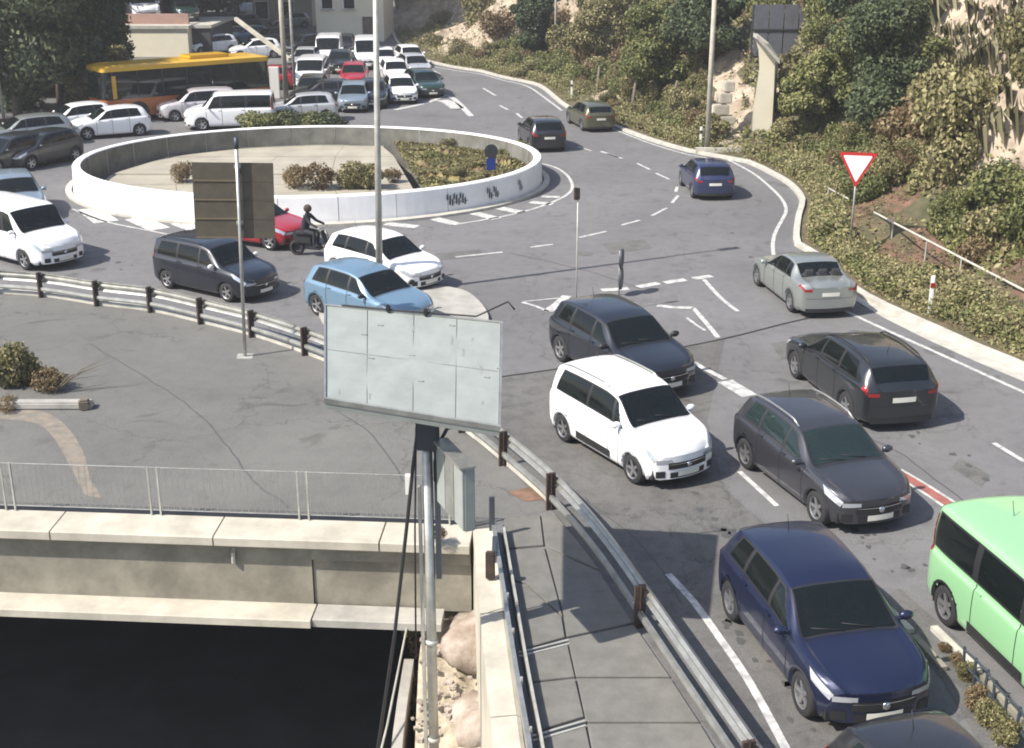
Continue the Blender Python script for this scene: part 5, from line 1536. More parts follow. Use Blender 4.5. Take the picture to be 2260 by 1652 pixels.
# yield sign
ys = empty('yield_sign', at(1876, 543, .25), R(-14)); tag(ys, 'white triangular yield sign with red border pointing down on a thin post in the verge', 'road sign')
MB().tube([(0, .05, -.4), (0, .05, 3.0)], .035, 8).build('post', M['galv'], ys, True)
S_ = 1.24; hT = 3.12; hh = S_ * .93
def tri(s, y, m, name, thick=.012):
    cz = hT - hh * .36
    pts = [(-S_ / 2 * s, cz + hh * .36 * s), (S_ / 2 * s, cz + hh * .36 * s), (0, cz - hh * .64 * s)]
    out = []
    for i in range(3):                      # rounded corners
        a, b, c_ = (Vector(pts[(i - 1) % 3]), Vector(pts[i]), Vector(pts[(i + 1) % 3]))
        p1 = b + (a - b).normalized() * .06; p2 = b + (c_ - b).normalized() * .06
        for t in (0, .33, .66, 1): out.append((1 - t) ** 2 * p1 + 2 * t * (1 - t) * b + t * t * p2)
    n = len(out); mb = MB(); mb.v = [(q.x, y, q.y) for q in out] + [(q.x, y + thick, q.y) for q in out]
    mb.f = [tuple(range(n)), tuple(range(n, 2 * n))] + [(i, (i + 1) % n, n + (i + 1) % n, n + i) for i in range(n)]
    return mb.build(name, M[m], ys)
tri(1.0, -.01, 'sign_red', 'red_border'); tri(.76, -.018, 'sign_white', 'white_face', .006)
MB().box((0, .03, hT - .1), (.5, .03, .04)).build('bracket', M['galv'], ys); MB().box((0, .03, hT - .6), (.3, .03, .04)).build('bracket', M['galv'], ys)
# keep-right post seen edge-on
kr = empty('island_sign', at(1366, 652), R(76)); tag(kr, 'short post with two dark sign plates seen nearly edge-on near the stop line', 'road sign')
MB().tube([(0, 0, 0), (0, 0, 1.35)], .025, 8).build('post', M['galv_dull'], kr, True)
def disc(c, r, m, name, parent, t=.02, n=24, sz=1.0):
    mb = MB()
    for y in (-t / 2, t / 2):
        for i in range(n): mb.v.append((c[0] + r * math.cos(6.2832 * i / n), c[1] + y, c[2] + sz * r * math.sin(6.2832 * i / n)))
    mb.f = [tuple(range(n)), tuple(range(n, 2 * n))] + [(i, (i + 1) % n, n + (i + 1) % n, n + i) for i in range(n)]
    return mb.build(name, M[m], parent)
disc((0, -.05, 1.12), .30, 'sign_dark', 'round_plate', kr, .06); disc((0, -.05, .52), .30, 'sign_dark', 'round_plate', kr, .06, sz=1.1)
tp = pole(1271, 700, 3.7, .022, 'galv_dull', 'thin pole with a tiny dark sign on top behind the dark parked hatchback', 'sign_pole', 'sign pole')
MB().bevbox((-.03, 0, 3.52), (.16, .10, .34), .02, .3).build('plate', M['rust'], tp)
p_ = at(1084, 388, .3); bs_ = empty('roundabout_sign', p_, R(20)); tag(bs_, 'blue round and square signs on a post in the roundabout grass bed', 'road sign')
MB().tube([(0, .04, 0), (0, .04, 1.3)], .03, 8).build('post', M['galv_dull'], bs_, True)
disc((0, 0, 1.02), .30, 'sign_dark', 'round_plate', bs_, .03); MB().bevbox((0, 0, .48), (.42, .03, .5), .01).build('blue_plate', M['sign_blue'], bs_)
# brown direction board, seen from behind
bd = empty('brown_direction_sign', at(541, 788), R(6)); bd.rotation_euler = (0, R(1.7), R(6)); tag(bd, 'brown board of stacked slats seen from behind on a tall post on the deck', 'road sign')
MB().tube([(0, 0, -.1), (0, 0, 5.5)], .045, 10).build('post', M['galv'], bd, True)
MB().tube([(0, 0, 5.35), (0, 0, 5.62)], .06, 10).build('post_cap', M['sign_dark'], bd, True)
w0, w1 = -1.10, .86
for k in range(4):
    z0 = 3.10 + k * .475
    MB().bevbox(((w0 + w1) / 2, .10, z0 + .23), (w1 - w0, .04, .469), .004).build('slat', M['brown_board'], bd)
    MB().box(((w0 - .02) / 2, .072, z0 + .02), (abs(w0) - .06, .02, .035)).build('slat_edge', M['brown_board2'], bd)
for z in (3.5, 4.9): MB().box((0, .055, z), (.16, .05, .08)).build('clamp', M['galv_dull'], bd)
ft = MB().box((0, 0, .012), (.4, .4, .02)).build('foot_plate', M['galv_dull'], bd)

# ================================================================== BIG GREY SIGN CABINET
def at_d(px, py, Z):
    x = (px - 1130) / (2260 * FPX) * Z; u = -(py - 826) / (2260 * FPX) * Z
    return Vector((x, Z * math.cos(TILT) + u * math.sin(TILT), CAM_H - Z * math.sin(TILT) + u * math.cos(TILT)))
TLc, TRc, BRc, BLc = at_d(715, 673, 20.5), at_d(1110, 712, 20.3), at_d(1105, 945, 18.0), at_d(715, 882, 18.1)
ctr = (TLc + TRc + BRc + BLc) / 4
nrm_ = (BRc - TLc).cross(TRc - BLc).normalized()
if nrm_.z < 0: nrm_ = -nrm_
sg = empty('panel_board', ctr)
tag(sg, 'big pale grey tilted panel board with faint seams on the pole beside the crash barrier', 'panel')
def Q(s, t, off=0.0):
    """board coordinates: s 0..1 left to right, t 0..1 bottom to top"""
    return BLc.lerp(BRc, s).lerp(TLc.lerp(TRc, s), t) + nrm_ * off - ctr
def qbox(name, s0, s1, t0, t1, o0, o1, m):
    v = [Q(s, t, o_) for o_ in (o0, o1) for s, t in ((s0, t0), (s1, t0), (s1, t1), (s0, t1))]
    return MB().add(v, [(3, 2, 1, 0), (4, 5, 6, 7), (0, 1, 5, 4), (1, 2, 6, 5), (2, 3, 7, 6), (3, 0, 4, 7)]).build(name, M[m], sg)
qbox('case', .004, .996, .004, .996, -.16, -.03, 'sign_back')
cols = [.012, .245, .505, .745, .988]
for i in range(4):
    for j in range(2):
        t0, t1 = (.015, .497) if j == 0 else (.503, .985)
        qbox('panel', cols[i] + .002, cols[i + 1] - .002, t0, t1, -.028, 0.0, 'sign_back')
qbox('frame_rail', 0, 1, 0, .014, -.06, .02, 'grating'); qbox('frame_rail', 0, 1, .986, 1, -.06, .02, 'grating')
qbox('frame_rail', 0, .012, .0145, .9855, -.06, .02, 'galv'); qbox('frame_rail', .988, 1, .0145, .9855, -.06, .02, 'galv')
qbox('frame_rail', .0125, .9875, .4975, .5025, -.02, .008, 'grating')
for s, t in ((.48, .54), (.25, .46), (.21, .7), (.97, .52), (.9, .42), (.53, .30), (.30, .82), (.7, .9)):
    qbox('latch', s, s + .03, t, t + .012, 0.001, .02, 'sign_rib')
rs = random.Random(2)
for k in range(12):
    s, t = rs.uniform(.05, .92), rs.uniform(.05, .8); qbox('stain', s, s + rs.uniform(.006, .02), t, t + rs.uniform(.04, .16), .0005, .003, 'grating')
for s in (.36, .57): MB().bevbox(Q(s, .985, .07), (.07, .07, .13), .02).build('clamp', M['black'], sg)
MB().tube([Q(.1, .99, .04), Q(.5, .99, .05), Q(.85, 1.0, .06), Q(.9, 1.02, .12), Q(1.02, 1.06, .28), Q(1.06, 1.04, .18)], .014, 6).build('aerial_wire', M['black'], sg, True)
pp = at_d(941, 935, 19.0); px_, py_ = pp.x, pp.y
zb_ = pp.z
sp_ = empty('sign_pole', (px_, py_, -4.0)); tag(sp_, 'thick pale steel pole with dark bracket carrying the big tilted panel board', 'pole')
MB().tube([(0, 0, 0), (0, 0, zb_ + 4.45)], .08, 14).build('tube', M['galv'], sp_, True)
MB().box((-.13, .02, 3.4), (.05, .12, 6.6)).build('side_rail', M['galv_dull'], sp_)
MB().box((.14, .03, zb_ + 2.6), (.08, .14, 2.3)).build('cable_duct', M['sign_dark'], sp_)
MB().bevbox((0.02, -.05, zb_ + 3.85), (.34, .20, .46), .02).build('bracket', M['sign_dark'], sp_)
MB().bevbox((.17, .0, zb_ + 3.25), (.16, .2, .42), .05).build('clamp_box', M['black'], sp_)
MB().box((-.3, .05, zb_ + 3.0), (.08, .1, .3)).build('terminal_box', M['white_bits'], sp_)
for s_ in (-1, 1): MB().tube([(0, 0, zb_ + 3.9), (s_ * .7, .3, zb_ + 4.35)], .035, 8).build('strut', M['galv_dull'], sp_, True)
for z_ in (2.2, 4.0): MB().tube([(0, 0, z_), (0, 0, z_ + .08)], .10, 14).build('collar', M['galv_dull'], sp_, True)
cb = MB().tube([(px_ - .12, py_, zb_ - .05), (px_ - .2, py_ - .1, zb_ - .6), (px_ - .32, py_ - .15, zb_ - 1.6), (px_ - .55, py_ - .2, zb_ - 3.4), (px_ - .9, py_ - .3, zb_ - 5.6), (px_ - 1.15, py_ - .4, zb_ - 7.0)], .028, 8)
tag(cb.build('cable', M['black'], None, True), 'thick black cable running down left of the sign pole', 'cable')
cb = MB().tube([(px_ - .16, py_ + .1, zb_ - .1), (px_ - .22, py_ + .1, zb_ - 1.8), (px_ - .26, py_ + .1, zb_ - 4.0)], .016, 6)
tag(cb.build('cable', M['black'], None, True), 'thin black cable hanging straight down beside the sign pole', 'cable')
cb = MB().tube([(px_ + .1, py_ + .1, zb_ - .5), (px_ + .3, py_ + .1, zb_ - .12), (px_ + .6, py_ + .1, zb_ - .05), (px_ + .9, py_ + .1, zb_ - .12), (px_ + 1.05, py_ + .1, zb_ - .22)], .03, 8)
tag(cb.build('cable', M['sign_dark'], None, True), 'dark arched cable conduit below the right half of the panel board', 'cable')
# second, smaller sign box on the same pole, turned almost edge-on
Aq, Bq = at_d(966, 1082, 19.25), at_d(1024, 1108, 18.2)
w2 = Vector((Bq.x - Aq.x, Bq.y - Aq.y, 0)); a2_ = math.atan2(w2.y, w2.x)
cbx = empty('side_panel', ((Aq.x + Bq.x) / 2, (Aq.y + Bq.y) / 2, 2.98), a2_); tag(cbx, 'narrow pale ribbed sign box seen nearly edge-on just right of the sign pole', 'sign')
MB().bevbox((0, .09, 0), (w2.length, .16, .98), .012).build('case', M['sign_back'], cbx)
for k in range(3): MB().bevbox((-w2.length / 3 + k * w2.length / 3, .0, 0), (w2.length / 3 - .02, .03, .94), .006).build('panel', M['galv'] if k == 1 else M['sign_back'], cbx)
MB().bevbox((0, .06, .50), (w2.length + .04, .24, .04), .008).build('lid', M['galv'], cbx)
MB().tube([(-w2.length / 2 + .1, .2, .3), (-w2.length / 2 - .1, .1, .3)], .03, 8).build('bracket', M['sign_dark'], cbx)

# ================================================================== BUILDINGS AND FAR THINGS
def building(name, x0, x1, y0, y1, z0, z1, m, label, wins=(), cat='building', doors=(), rz=0.0):
    r_ = empty(name, ((x0 + x1) / 2, y0, z0), rz); tag(r_, label, cat)
    w = x1 - x0; MB().slab([(-w / 2, 0), (w / 2, 0), (w / 2, y1 - y0), (-w / 2, y1 - y0)], 0, z1 - z0).build('wall', M[m], r_)
    MB().slab([(-w / 2 - .15, -.15), (w / 2 + .15, -.15), (w / 2 + .15, y1 - y0 + .15), (-w / 2 - .15, y1 - y0 + .15)], z1 - z0 - .02, z1 - z0 + .22).build('roof_edge', M['bld_pink'] if m == 'bld_beige' else M['kerb'], r_)
    for (cx_, cz_, ww_, wh_) in wins:
        f_ = MB().box((cx_, -.03, cz_), (ww_ + .16, .10, wh_ + .16)).build('window', M['white_bits'], r_)
        MB().box((cx_, -.085, cz_), (ww_, .03, wh_)).build('pane', M['glass_solid'], f_)
        MB().box((cx_, -.13, cz_ - wh_ / 2 - .08), (ww_ + .3, .14, .06)).build('sill', M['kerb'], f_)
    for (cx_, ww_, wh_) in doors:
        MB().box((cx_, -.04, wh_ / 2), (ww_, .10, wh_)).build('door', M['bark'], r_)
    return r_
a = at(700, 92); b_ = at(848, 92)
building('cream_building', a.x, b_.x, a.y, a.y + 10, 0, 9, 'bld_cream', 'cream rendered building at the top centre behind the parked cars', wins=((-1.9, 3.4, .9, 1.2), (.0, 3.4, .9, 1.2), (-1.9, 6.4, .9, 1.2), (0, 6.4, .9, 1.2)), doors=((1.6, 1.0, 2.1),))
a = at(560, 60); b_ = at(690, 60)
building('shop_building', a.x, b_.x, a.y, a.y + 8, 0, 9, 'bld_beige', 'beige building far back left of the cream building', wins=((-2, 1.6, 1.2, 1.6), (.5, 1.6, 1.2, 1.6), (-2, 5, 1.1, 1.3), (.5, 5, 1.1, 1.3)))
a = at(262, 126); b_ = at(418, 126)
building('terrace_wall', a.x, b_.x, a.y, a.y + 9, 0, 2.15, 'bld_cream', 'beige retaining wall of a raised terrace above the bus', cat='wall')
a2 = at(418, 122); b2 = at(468, 122)
building('terrace_side_wall', a2.x + .05, b2.x, a2.y, a2.y + 8.4, 0, 2.1, 'conc_dim', 'dark wall section right of the beige terrace wall', cat='wall')
par = MB().box(((a.x + b_.x) / 2 - .2, a.y + 1.6, 2.75), (b_.x - a.x, .3, .8)).build('parapet', M['bld_pink']); tag(par, 'pinkish parapet on top of the beige terrace', 'wall')
bsn = empty('blue_sign', at_y(817, 22, 118)); tag(bsn, 'tall blue sign panel beside the lamp post at the top of the cream building', 'sign')
MB().bevbox((0, 0, 0), (1.05, .15, 2.4), .03).build('panel', M['sign_blue'], bsn); MB().box((0, .1, -2.6), (.12, .12, 3.2)).build('post', M['galv_dull'], bsn)
kio = empty('roadside_pillar', at(608, 218)); tag(kio, 'white pillar board with an orange edge right of the bus', 'sign')
MB().bevbox((0, 0, .95), (.62, .2, 1.9), .03).build('board', M['white_bits'], kio); MB().box((-.34, 0, 1.0), (.08, .22, 1.7)).build('edge_strip', M['bus_orange'], kio)
# small far crash barrier on the left
fb = empty('far_barrier', (0, 0, 0)); tag(fb, 'dark low crash barrier along the far left lane under the dark trees', 'guard rail')
fpts = smooth_line(P2((-120, 300), (0, 296), (60, 290), (110, 272), (160, 256), (215, 250)), 1.5)
MB().beam([p + Vector((0, 0, .45)) for p in fpts], [(-.03, 0), (.03, 0), (.03, .3), (-.03, .3)]).build('rail_beam', M['rust'], fb)
for p in fpts[::2]: MB().box(p + Vector((0, 0, .35)), (.1, .1, .7)).build('post', M['rust'], fb)

# ================================================================== BUS
ba, bb = at(236, 276), at(575, 243)
dirb = (bb - ba).normalized(); bl = 9.9
busr = empty('city_bus', ba + dirb * bl / 2 + Vector((-dirb.y, dirb.x, 0)) * 1.25, math.atan2(-dirb.y, -dirb.x)); tag(busr, 'long orange and dark city bus with a yellow roof behind the roundabout', 'bus')
def shell(z0, z1, w0, w1, L0, L1, name, m, bev=.05):
    b = MB(); n = 6
    def ring_(L, w, z):
        pts = []
        for cx_, cy_, a0 in ((L / 2 - .25, w / 2 - .25, 0), (-L / 2 + .25, w / 2 - .25, 90), (-L / 2 + .25, -w / 2 + .25, 180), (L / 2 - .25, -w / 2 + .25, 270)):
            for k in range(n): g = R(a0 + 90 * k / (n - 1)); pts.append((cx_ + .25 * math.cos(g), cy_ + .25 * math.sin(g), z))
        return pts
    A, B_ = ring_(L0, w0, z0), ring_(L1, w1, z1); N = len(A)
    b.v = A + B_; b.f = [tuple(reversed(range(N))), tuple(range(N, 2 * N))] + [(i, (i + 1) % N, N + (i + 1) % N, N + i) for i in range(N)]
    return b.build(name, M[m], busr)
shell(.32, 1.25, 2.5, 2.5, bl, bl, 'lower_body', 'bus_orange')
shell(1.25, 2.72, 2.47, 2.36, bl - .03, bl - .10, 'window_band', 'glass_solid')
shell(2.72, 2.95, 2.44, 2.40, bl, bl - .04, 'roof', 'bus_yellow'); shell(2.95, 3.04, 2.38, 1.9, bl - .1, bl - 1.0, 'roof_top', 'bus_yellow')
for x in np.linspace(-bl / 2 + .9, bl / 2 - .55, 7):
    for y in (-1, 1): MB().box((x, y * 1.215, 1.98), (.07, .03, 1.48)).build('window_pillar', M['black'], busr)
for y in (-1, 1): MB().box((bl / 2 - .62, y * 1.235, 1.9), (.22, .03, 1.2)).build('front_pillar', M['bus_yellow'], busr)
for x in (3.1, -2.7):
    for y in (-1, 1):
        w = empty('wheel', (x, y * 1.13, .48)); w.parent = busr; w.rotation_euler = (0, 0, 0 if y > 0 else math.pi); w.scale = (1.45, 1.3, 1.45)
        ty, rm, dk_ = wheel_meshes(.33, True); obj_of('tyre', ty, w); obj_of('rim', rm, w); obj_of('hub', dk_, w)
        MB().tube([(x, y * 1.245, .5), (x, y * 1.262, .5)], .60, 20).build('wheel_arch', M['black'], busr)
for y in (-.9, .9): MB().bevbox((bl / 2 + .005, y, .75), (.05, .3, .22), .02).build('headlight', M['lamp_clear'], busr)
MB().bevbox((-1.5, 0, 3.12), (2.4, 1.4, .2), .05).build('roof_unit', M['bus_yellow'], busr)
for y in (-1.35, 1.35): MB().bevbox((bl / 2 + .15, y, 2.3), (.12, .18, .4), .03).build('wing_mirror', M['black'], busr)

# ================================================================== VEHICLES
car('mpv', pose((1232, 970), (1400, 1072), 'mpv', -1), 'white', 'bright white tall family car with side rub strip and roof rails, front toward the viewer', rails=True, trim=True, rail_m='galv')
car('hatch', pose((1650, 1038), (1792, 1150), 'hatch', -1), 'graphite', scale=1.05, label= 'dark grey hatchback with shiny roof arches between the white family car and the black estate', rails=True, rail_m='galv', glass='glass_green')
car('hatch', pose((1612, 1366), (1766, 1572), 'hatch', -1), 'navy', scale=1.05, label= 'dark navy hatchback nearest the viewer in the inner lane, beside the green van', glass='glass')
car('estate', pose((1876, 936), (1744, 826), 'estate', 1), 'charcoal', scale=1.05, label= 'black estate car seen from behind with a pale number plate, driving away', rails=True, rail_m='black')
car('sedan', pose((1740, 688), (1672, 634), 'sedan', 1), 'silver', 'silver green saloon driving away beside the verge', glass='glass')
car('hatch', pose((1226, 790), (1388, 882), 'hatch', -1), 'midnight', scale=1.09, label= 'dark blue black hatchback partly hidden behind the white family car', mirror='black')
car('hatch', pose((1522, 436), (1500, 412), 'hatch', 1), 'steel_blue', scale=.95, label= 'blue hatchback seen from behind on the right side of the roundabout exit')
car('hatch', pose((1172, 337), (1142, 311), 'hatch', 1), 'black', 'small black car seen from behind passing the roundabout wall')
car('estate', pose((1282, 290), (1250, 272), 'estate', 1), 'olive', scale=.94, label= 'olive grey car seen from behind next to the kerb on the far road')
car('minivan', pose((372, 640), (495, 668), 'minivan', -1), 'midnight', scale=.95, label= 'dark people carrier with shiny mirror in front of the roundabout wall', rails=True, rail_m='black', mirror='white_bits')
car('van', pose((-75, 562), (72, 602), 'van', -1), 'white', 'white passenger van cut by the left edge of the frame', cat='van', name='van')
car('hatch', pose((736, 614), (876, 650), 'hatch', -1), 'white', 'white compact car just behind the lamp post above the grey message sign')
car('hatch', pose((694, 696), (840, 740), 'hatch', -1), 'sky_blue', 'pale blue small car half hidden by the top of the message sign', mirror='black')
car('hatch', pose((455, 534), (600, 555), 'hatch', -1), 'red', scale=1.0, label= 'red car partly hidden behind the brown direction sign')
car('hatch', spot(40, 470, -62), 'grey_blue', 'grey blue car behind the white passenger van at the left edge')
car('estate', spot(58, 322, 212), 'silver', 'silver grey car at the left edge in the outer lane under the trees')
car('hatch', spot(92, 362, 242), 'black', 'black car beside the left end of the roundabout wall')
car('hatch', spot(22, 372, 240), 'charcoal', 'charcoal car at the left edge behind the grey blue one')
car('hatch', spot(246, 300, 208), 'white', 'white hatchback in front of the bus, nearest the roundabout wall')
car('hatch', spot(168, 292, 214), 'white', 'white car just left of the white hatchback in front of the bus')
car('minivan', spot(438, 262, 200), 'pearl', 'pinkish white people carrier directly below the middle of the bus')
car('van', spot(512, 282, 190), 'white', 'long white minibus with dark side glass behind the roundabout wall', cat='van', name='van', mirror='white_bits')
car('hatch', spot(668, 266, 190), 'pale_grey', 'pale grey car behind the hedge right of the white minibus')
car('hatch', spot(782, 240, -86), 'grey_blue', 'grey blue car facing the viewer left of the lamp post')
car('hatch', spot(716, 232, 190), 'black', 'black car between the pale grey car and the grey blue one')
car('hatch', spot(782, 190, -86), 'red', 'dark red car facing the viewer, queueing left of the lamp post')
car('hatch', spot(824, 232, -86), 'midnight', 'dark car right behind the lamp post')
car('hatch', spot(884, 222, -78), 'white', 'white car facing the viewer just right of the lamp post')
car('estate', spot(936, 208, -72), 'dark_green', 'dark green car at the right end of the queue, next to the empty lane')
car('hatch', spot(915, 168, -72), 'pale_grey', 'pale grey car second from the end of the right queue lane')
car('hatch', spot(872, 182, -78), 'white', 'white car third back in the right queue lane')
car('hatch', spot(848, 152, -80), 'white', 'small white car behind the lamp post in the right queue lane')
car('hatch', spot(905, 146, -74), 'white', 'white car farthest back beside the kerb on the far road')
car('bus_van', spot(728, 142, -86), 'white', 'big white delivery van at the back of the queue left of the lamp post', cat='van', name='van', panel_sides=True)
car('bus_van', spot(812, 148, -84), 'white', 'white box like van just left of the lamp post at the back of the queue', cat='van', name='van', panel_sides=True)
car('van', spot(690, 192, -88), 'white', 'white van facing the viewer right of the thick pole pair', cat='van', name='van')
car('hatch', spot(752, 158, -86), 'charcoal', 'dark car between the two white vans in the queue')
car('hatch', spot(690, 222, -88), 'olive', 'dull olive car right of the thick poles')
car('hatch', spot(590, 196, 180), 'red', 'red car peeping out behind the right end of the bus')
car('hatch', spot(565, 128, 200), 'white', 'white car above the right end of the bus roof')
car('hatch', spot(500, 98, 215), 'silver', 'silver car parked above the bus roof by the terrace')
car('hatch', spot(545, 96, 215), 'sky_blue', 'light blue car parked under the slanting beam')
car('hatch', spot(482, 62, 215), 'steel_blue', 'blue car parked far back right of the terrace')
car('hatch', spot(530, 66, 215), 'black', 'black car parked far back above the light blue car')
car('hatch', spot(600, 100, 215), 'charcoal', 'dark grey car parked beside the thick poles')
car('hatch', spot(470, 118, 215), 'white', 'white car parked at the right corner of the terrace wall')
car('hatch', spot(668, 118, 230), 'midnight', 'dark car parked in front of the cream building')
q = car('van', spot(306, 96, -60), 'white', 'white van parked up on the beige terrace', cat='van', name='van', scale=1.25); q.location = at_y(306, 24, 109)+Vector((0,0,0)); q.location.z = 2.38
q = car('van', spot(405, 96, -60), 'dark_green', 'dark green van parked up on the terrace', cat='van', name='van'); q.location = at_y(402, 50, 109.5); q.location.z = 2.38
for px, py, h_, k_, col_, lab in ((640, 62, 200, 'hatch', 'silver', 'silver car far back between the poles and the cream building'), (585, 44, 205, 'hatch', 'white', 'white car far back above the slanting beam'), (622, 36, 205, 'estate', 'midnight', 'dark estate far back by the thick poles'), (545, 28, 210, 'van', 'white', 'white van farthest back at the top of the queue'), (500, 22, 210, 'hatch', 'grey_blue', 'grey blue car farthest back right of the terrace'), (676, 152, -88, 'hatch', 'pale_grey', 'pale grey car directly behind the white van by the poles'), (640, 190, 185, 'hatch', 'charcoal', 'charcoal car half hidden by the thick poles'), (760, 118, -86, 'hatch', 'black', 'black car in front of the cream building door')):
    car(k_, spot(px, py, h_), col_, lab, cat='van' if k_ == 'van' else 'car', name='van' if k_ == 'van' else 'car')
# green van, rear toward the viewer's upper left
gp = pose((2092, 1392), (2308, 1608), 'van', -1)
car('van', gp, 'mint', 'light green van with dark side windows cut by the right edge of the frame', cat='van', name='van', mirror='black', glass='glass', arch='black', trim=True)
car('hatch', spot(2110, 1975, -74), 'black', 'black car with bright windscreen edge cut by the bottom of the frame', mirror='black')

# ================================================================== SCOOTER AND RIDER
sp0 = at(694, 566); sr = R(-18)
sct = empty('scooter', sp0, sr); tag(sct, 'dark scooter being ridden between the red car and the white compact car', 'scooter')
for x in (.62, -.62):
    w = empty('wheel', (x, 0, .26)); w.parent = sct; w.scale = (.8, .6, .8)
    ty, rm, dk_ = wheel_meshes(.33, True); obj_of('tyre', ty, w); obj_of('rim', rm, w)
MB().bevbox((-.35, 0, .55), (.75, .26, .34), .08).build('body', M['black'], sct); MB().bevbox((.05, 0, .30), (.5, .28, .1), .03).build('footboard', M['black'], sct)
MB().bevbox((.45, 0, .62), (.12, .34, .62), .04, Matrix.Rotation(R(-18), 3, 'Y')).build('front_shield', M['black'], sct)
MB().bevbox((-.32, 0, .76), (.7, .24, .1), .04).build('seat', M['cloth_dark'], sct)
MB().tube([(.36, -.32, 1.02), (.42, 0, 1.0), (.36, .32, 1.02)], .02, 8).build('handlebar', M['galv'], sct, True)
MB().tube([(.62, 0, .26), (.42, 0, 1.0)], .03, 8).build('fork', M['galv_dull'], sct, True)
def figure(name, joints, edges, radii, m, loc, rz, label):
    me = bpy.data.meshes.new(name); me.from_pydata(joints, edges, []); me.update()
    o = obj_of(name, me, None, loc, rz)
    sm = o.modifiers.new('skin', 'SKIN'); sm.use_smooth_shade = True
    for v, r_ in zip(me.skin_vertices[0].data, radii): v.radius = (r_, r_)
    me.skin_vertices[0].data[0].use_root = True
    ss = o.modifiers.new('sub', 'SUBSURF'); ss.levels = 2; ss.render_levels = 2
    me.materials.append(m)
    if label: tag(o, label, 'person')
    return o
J = [(-.3, 0, .86), (-.28, 0, 1.1), (-.22, 0, 1.34), (-.2, 0, 1.45), (-.18, .17, 1.36), (.02, .24, 1.16), (.30, .28, 1.05), (-.18, -.17, 1.36), (.02, -.24, 1.16), (.30, -.28, 1.05),
     (-.26, .1, .84), (.12, .15, .80), (.08, .14, .42), (.22, .14, .36), (-.26, -.1, .84), (.12, -.15, .80), (.08, -.14, .42), (.22, -.14, .36)]
E_ = [(0, 1), (1, 2), (2, 3), (2, 4), (4, 5), (5, 6), (2, 7), (7, 8), (8, 9), (0, 10), (10, 11), (11, 12), (12, 13), (0, 14), (14, 15), (15, 16), (16, 17)]
rd = [.15, .14, .16, .06, .075, .05, .04, .075, .05, .04, .10, .075, .055, .04, .10, .075, .055, .04]
rider = figure('person', J, E_, rd, M['cloth_dark'], sp0, sr, 'rider in dark clothes and a brown helmet sitting on the scooter')
bm = bmesh.new(); bmesh.ops.create_uvsphere(bm, u_segments=20, v_segments=14, radius=.125)
for v in bm.verts: v.co = Vector((v.co.x * 1.1 - .16, v.co.y, v.co.z * 1.08 + 1.60))
me = bpy.data.meshes.new('helmet'); bm.to_mesh(me); bm.free(); me.materials.append(M['rust']); me.polygons.foreach_set('use_smooth', [True] * len(me.polygons)); obj_of('helmet', me, rider)

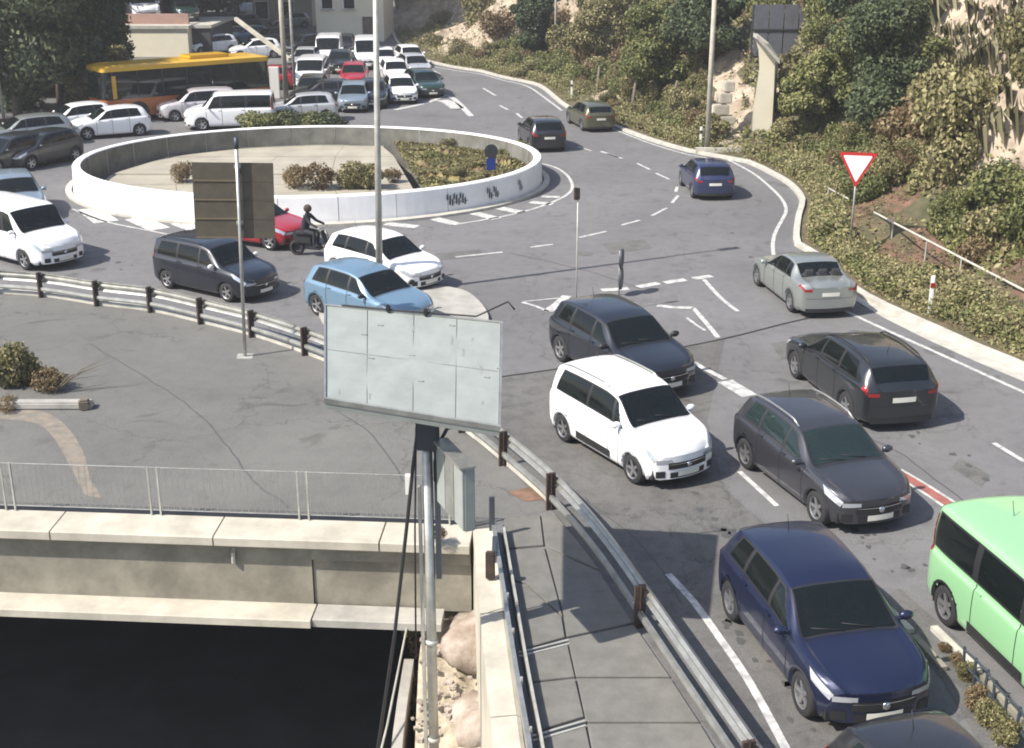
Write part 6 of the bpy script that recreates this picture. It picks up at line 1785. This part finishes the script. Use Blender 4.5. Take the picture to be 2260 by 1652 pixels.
def seated(root_spot, kind, scale, yy, m, label, arm=False):
    (x, y), hd = root_spot; sp = SPECS[kind]; hx = sp['L'] / 2 - .17
    wsx = sp['ws'][0] * hx; sx = wsx - 1.12; z0 = sp['zb'] + .30
    J = [(sx, yy, z0), (sx - .05, yy, z0 + .25), (sx - .10, yy, z0 + .46), (sx - .10, yy, z0 + .58), (sx - .08, yy, z0 + .66), (sx - .07, yy, z0 + .74),
         (sx - .06, yy + .19, z0 + .46), (sx + .10, yy + .24, z0 + .24), (sx + .36, yy + .16, z0 + .32), (sx - .06, yy - .19, z0 + .46), (sx + .10, yy - .24, z0 + .24), (sx + .36, yy - .12, z0 + .32),
         (sx + .40, yy + .12, z0 - .02), (sx + .40, yy - .12, z0 - .02)]
    E_ = [(0, 1), (1, 2), (2, 3), (3, 4), (4, 5), (2, 6), (6, 7), (7, 8), (2, 9), (9, 10), (10, 11), (0, 12), (0, 13)]
    rd = [.14, .14, .14, .055, .09, .085, .07, .05, .04, .07, .05, .04, .09, .09]
    p = figure('person', [tuple(Vector(j) * scale) for j in J], E_, [r_ * scale for r_ in rd], M[m], (x, y, 0), R(hd), label)
    bm = bmesh.new(); bmesh.ops.create_uvsphere(bm, u_segments=16, v_segments=12, radius=.1)
    for v in bm.verts: v.co = Vector((v.co.x * 1.1 + sx - .06, v.co.y * .92 + yy, v.co.z * 1.25 + z0 + .70)) * scale
    me = bpy.data.meshes.new('head'); bm.to_mesh(me); bm.free(); me.materials.append(M['skin']); me.polygons.foreach_set('use_smooth', [True] * len(me.polygons)); obj_of('head', me, p)
    bm = bmesh.new(); bmesh.ops.create_uvsphere(bm, u_segments=16, v_segments=12, radius=.106)
    bmesh.ops.delete(bm, geom=[v for v in bm.verts if v.co.z < .005 and v.co.x > -.05], context='VERTS')
    for v in bm.verts: v.co = Vector((v.co.x * 1.12 + sx - .075, v.co.y * .96 + yy, v.co.z * 1.22 + z0 + .715)) * scale
    me = bpy.data.meshes.new('hair'); bm.to_mesh(me); bm.free(); me.materials.append(M['bark']); me.polygons.foreach_set('use_smooth', [True] * len(me.polygons)); obj_of('hair', me, p)
seated(pose((1612, 1366), (1766, 1572), 'hatch', -1), 'hatch', 1.05, -.36, 'cloth_white', 'passenger in a white shirt inside the navy hatchback')
seated(pose((1612, 1366), (1766, 1572), 'hatch', -1), 'hatch', 1.05, .36, 'cloth_dark', 'driver in dark clothes inside the navy hatchback')
seated(pose((1650, 1038), (1792, 1150), 'hatch', -1), 'hatch', 1.05, .36, 'cloth_blue', 'driver in a blue top inside the dark grey hatchback')
seated(pose((1232, 970), (1400, 1072), 'mpv', -1), 'mpv', 1.0, .36, 'cloth_dark', 'driver in dark clothes inside the white family car')

# ================================================================== ADDED HAZE
hz = MB().box((5, 211, 36), (372, 444, 92)).build('haze', M['seam'])  # scattering volume added to lift dark tones and soften contrast
hm = bpy.data.materials.new('contrast_haze'); hm.use_nodes = True; hn_ = hm.node_tree; hn_.nodes.clear()
ho = hn_.nodes.new('ShaderNodeOutputMaterial'); hv = hn_.nodes.new('ShaderNodeVolumePrincipled')
hv.inputs['Color'].default_value = (.97, .97, 1.0, 1); hv.inputs['Density'].default_value = 0.0007; hv.inputs['Anisotropy'].default_value = 0.2
hn_.links.new(hv.outputs[0], ho.inputs['Volume'])
hz.data.materials[0] = hm; hz['kind'] = 'stuff'; hz['label'] = 'thin pale haze volume added over the whole junction to lift dark tones'
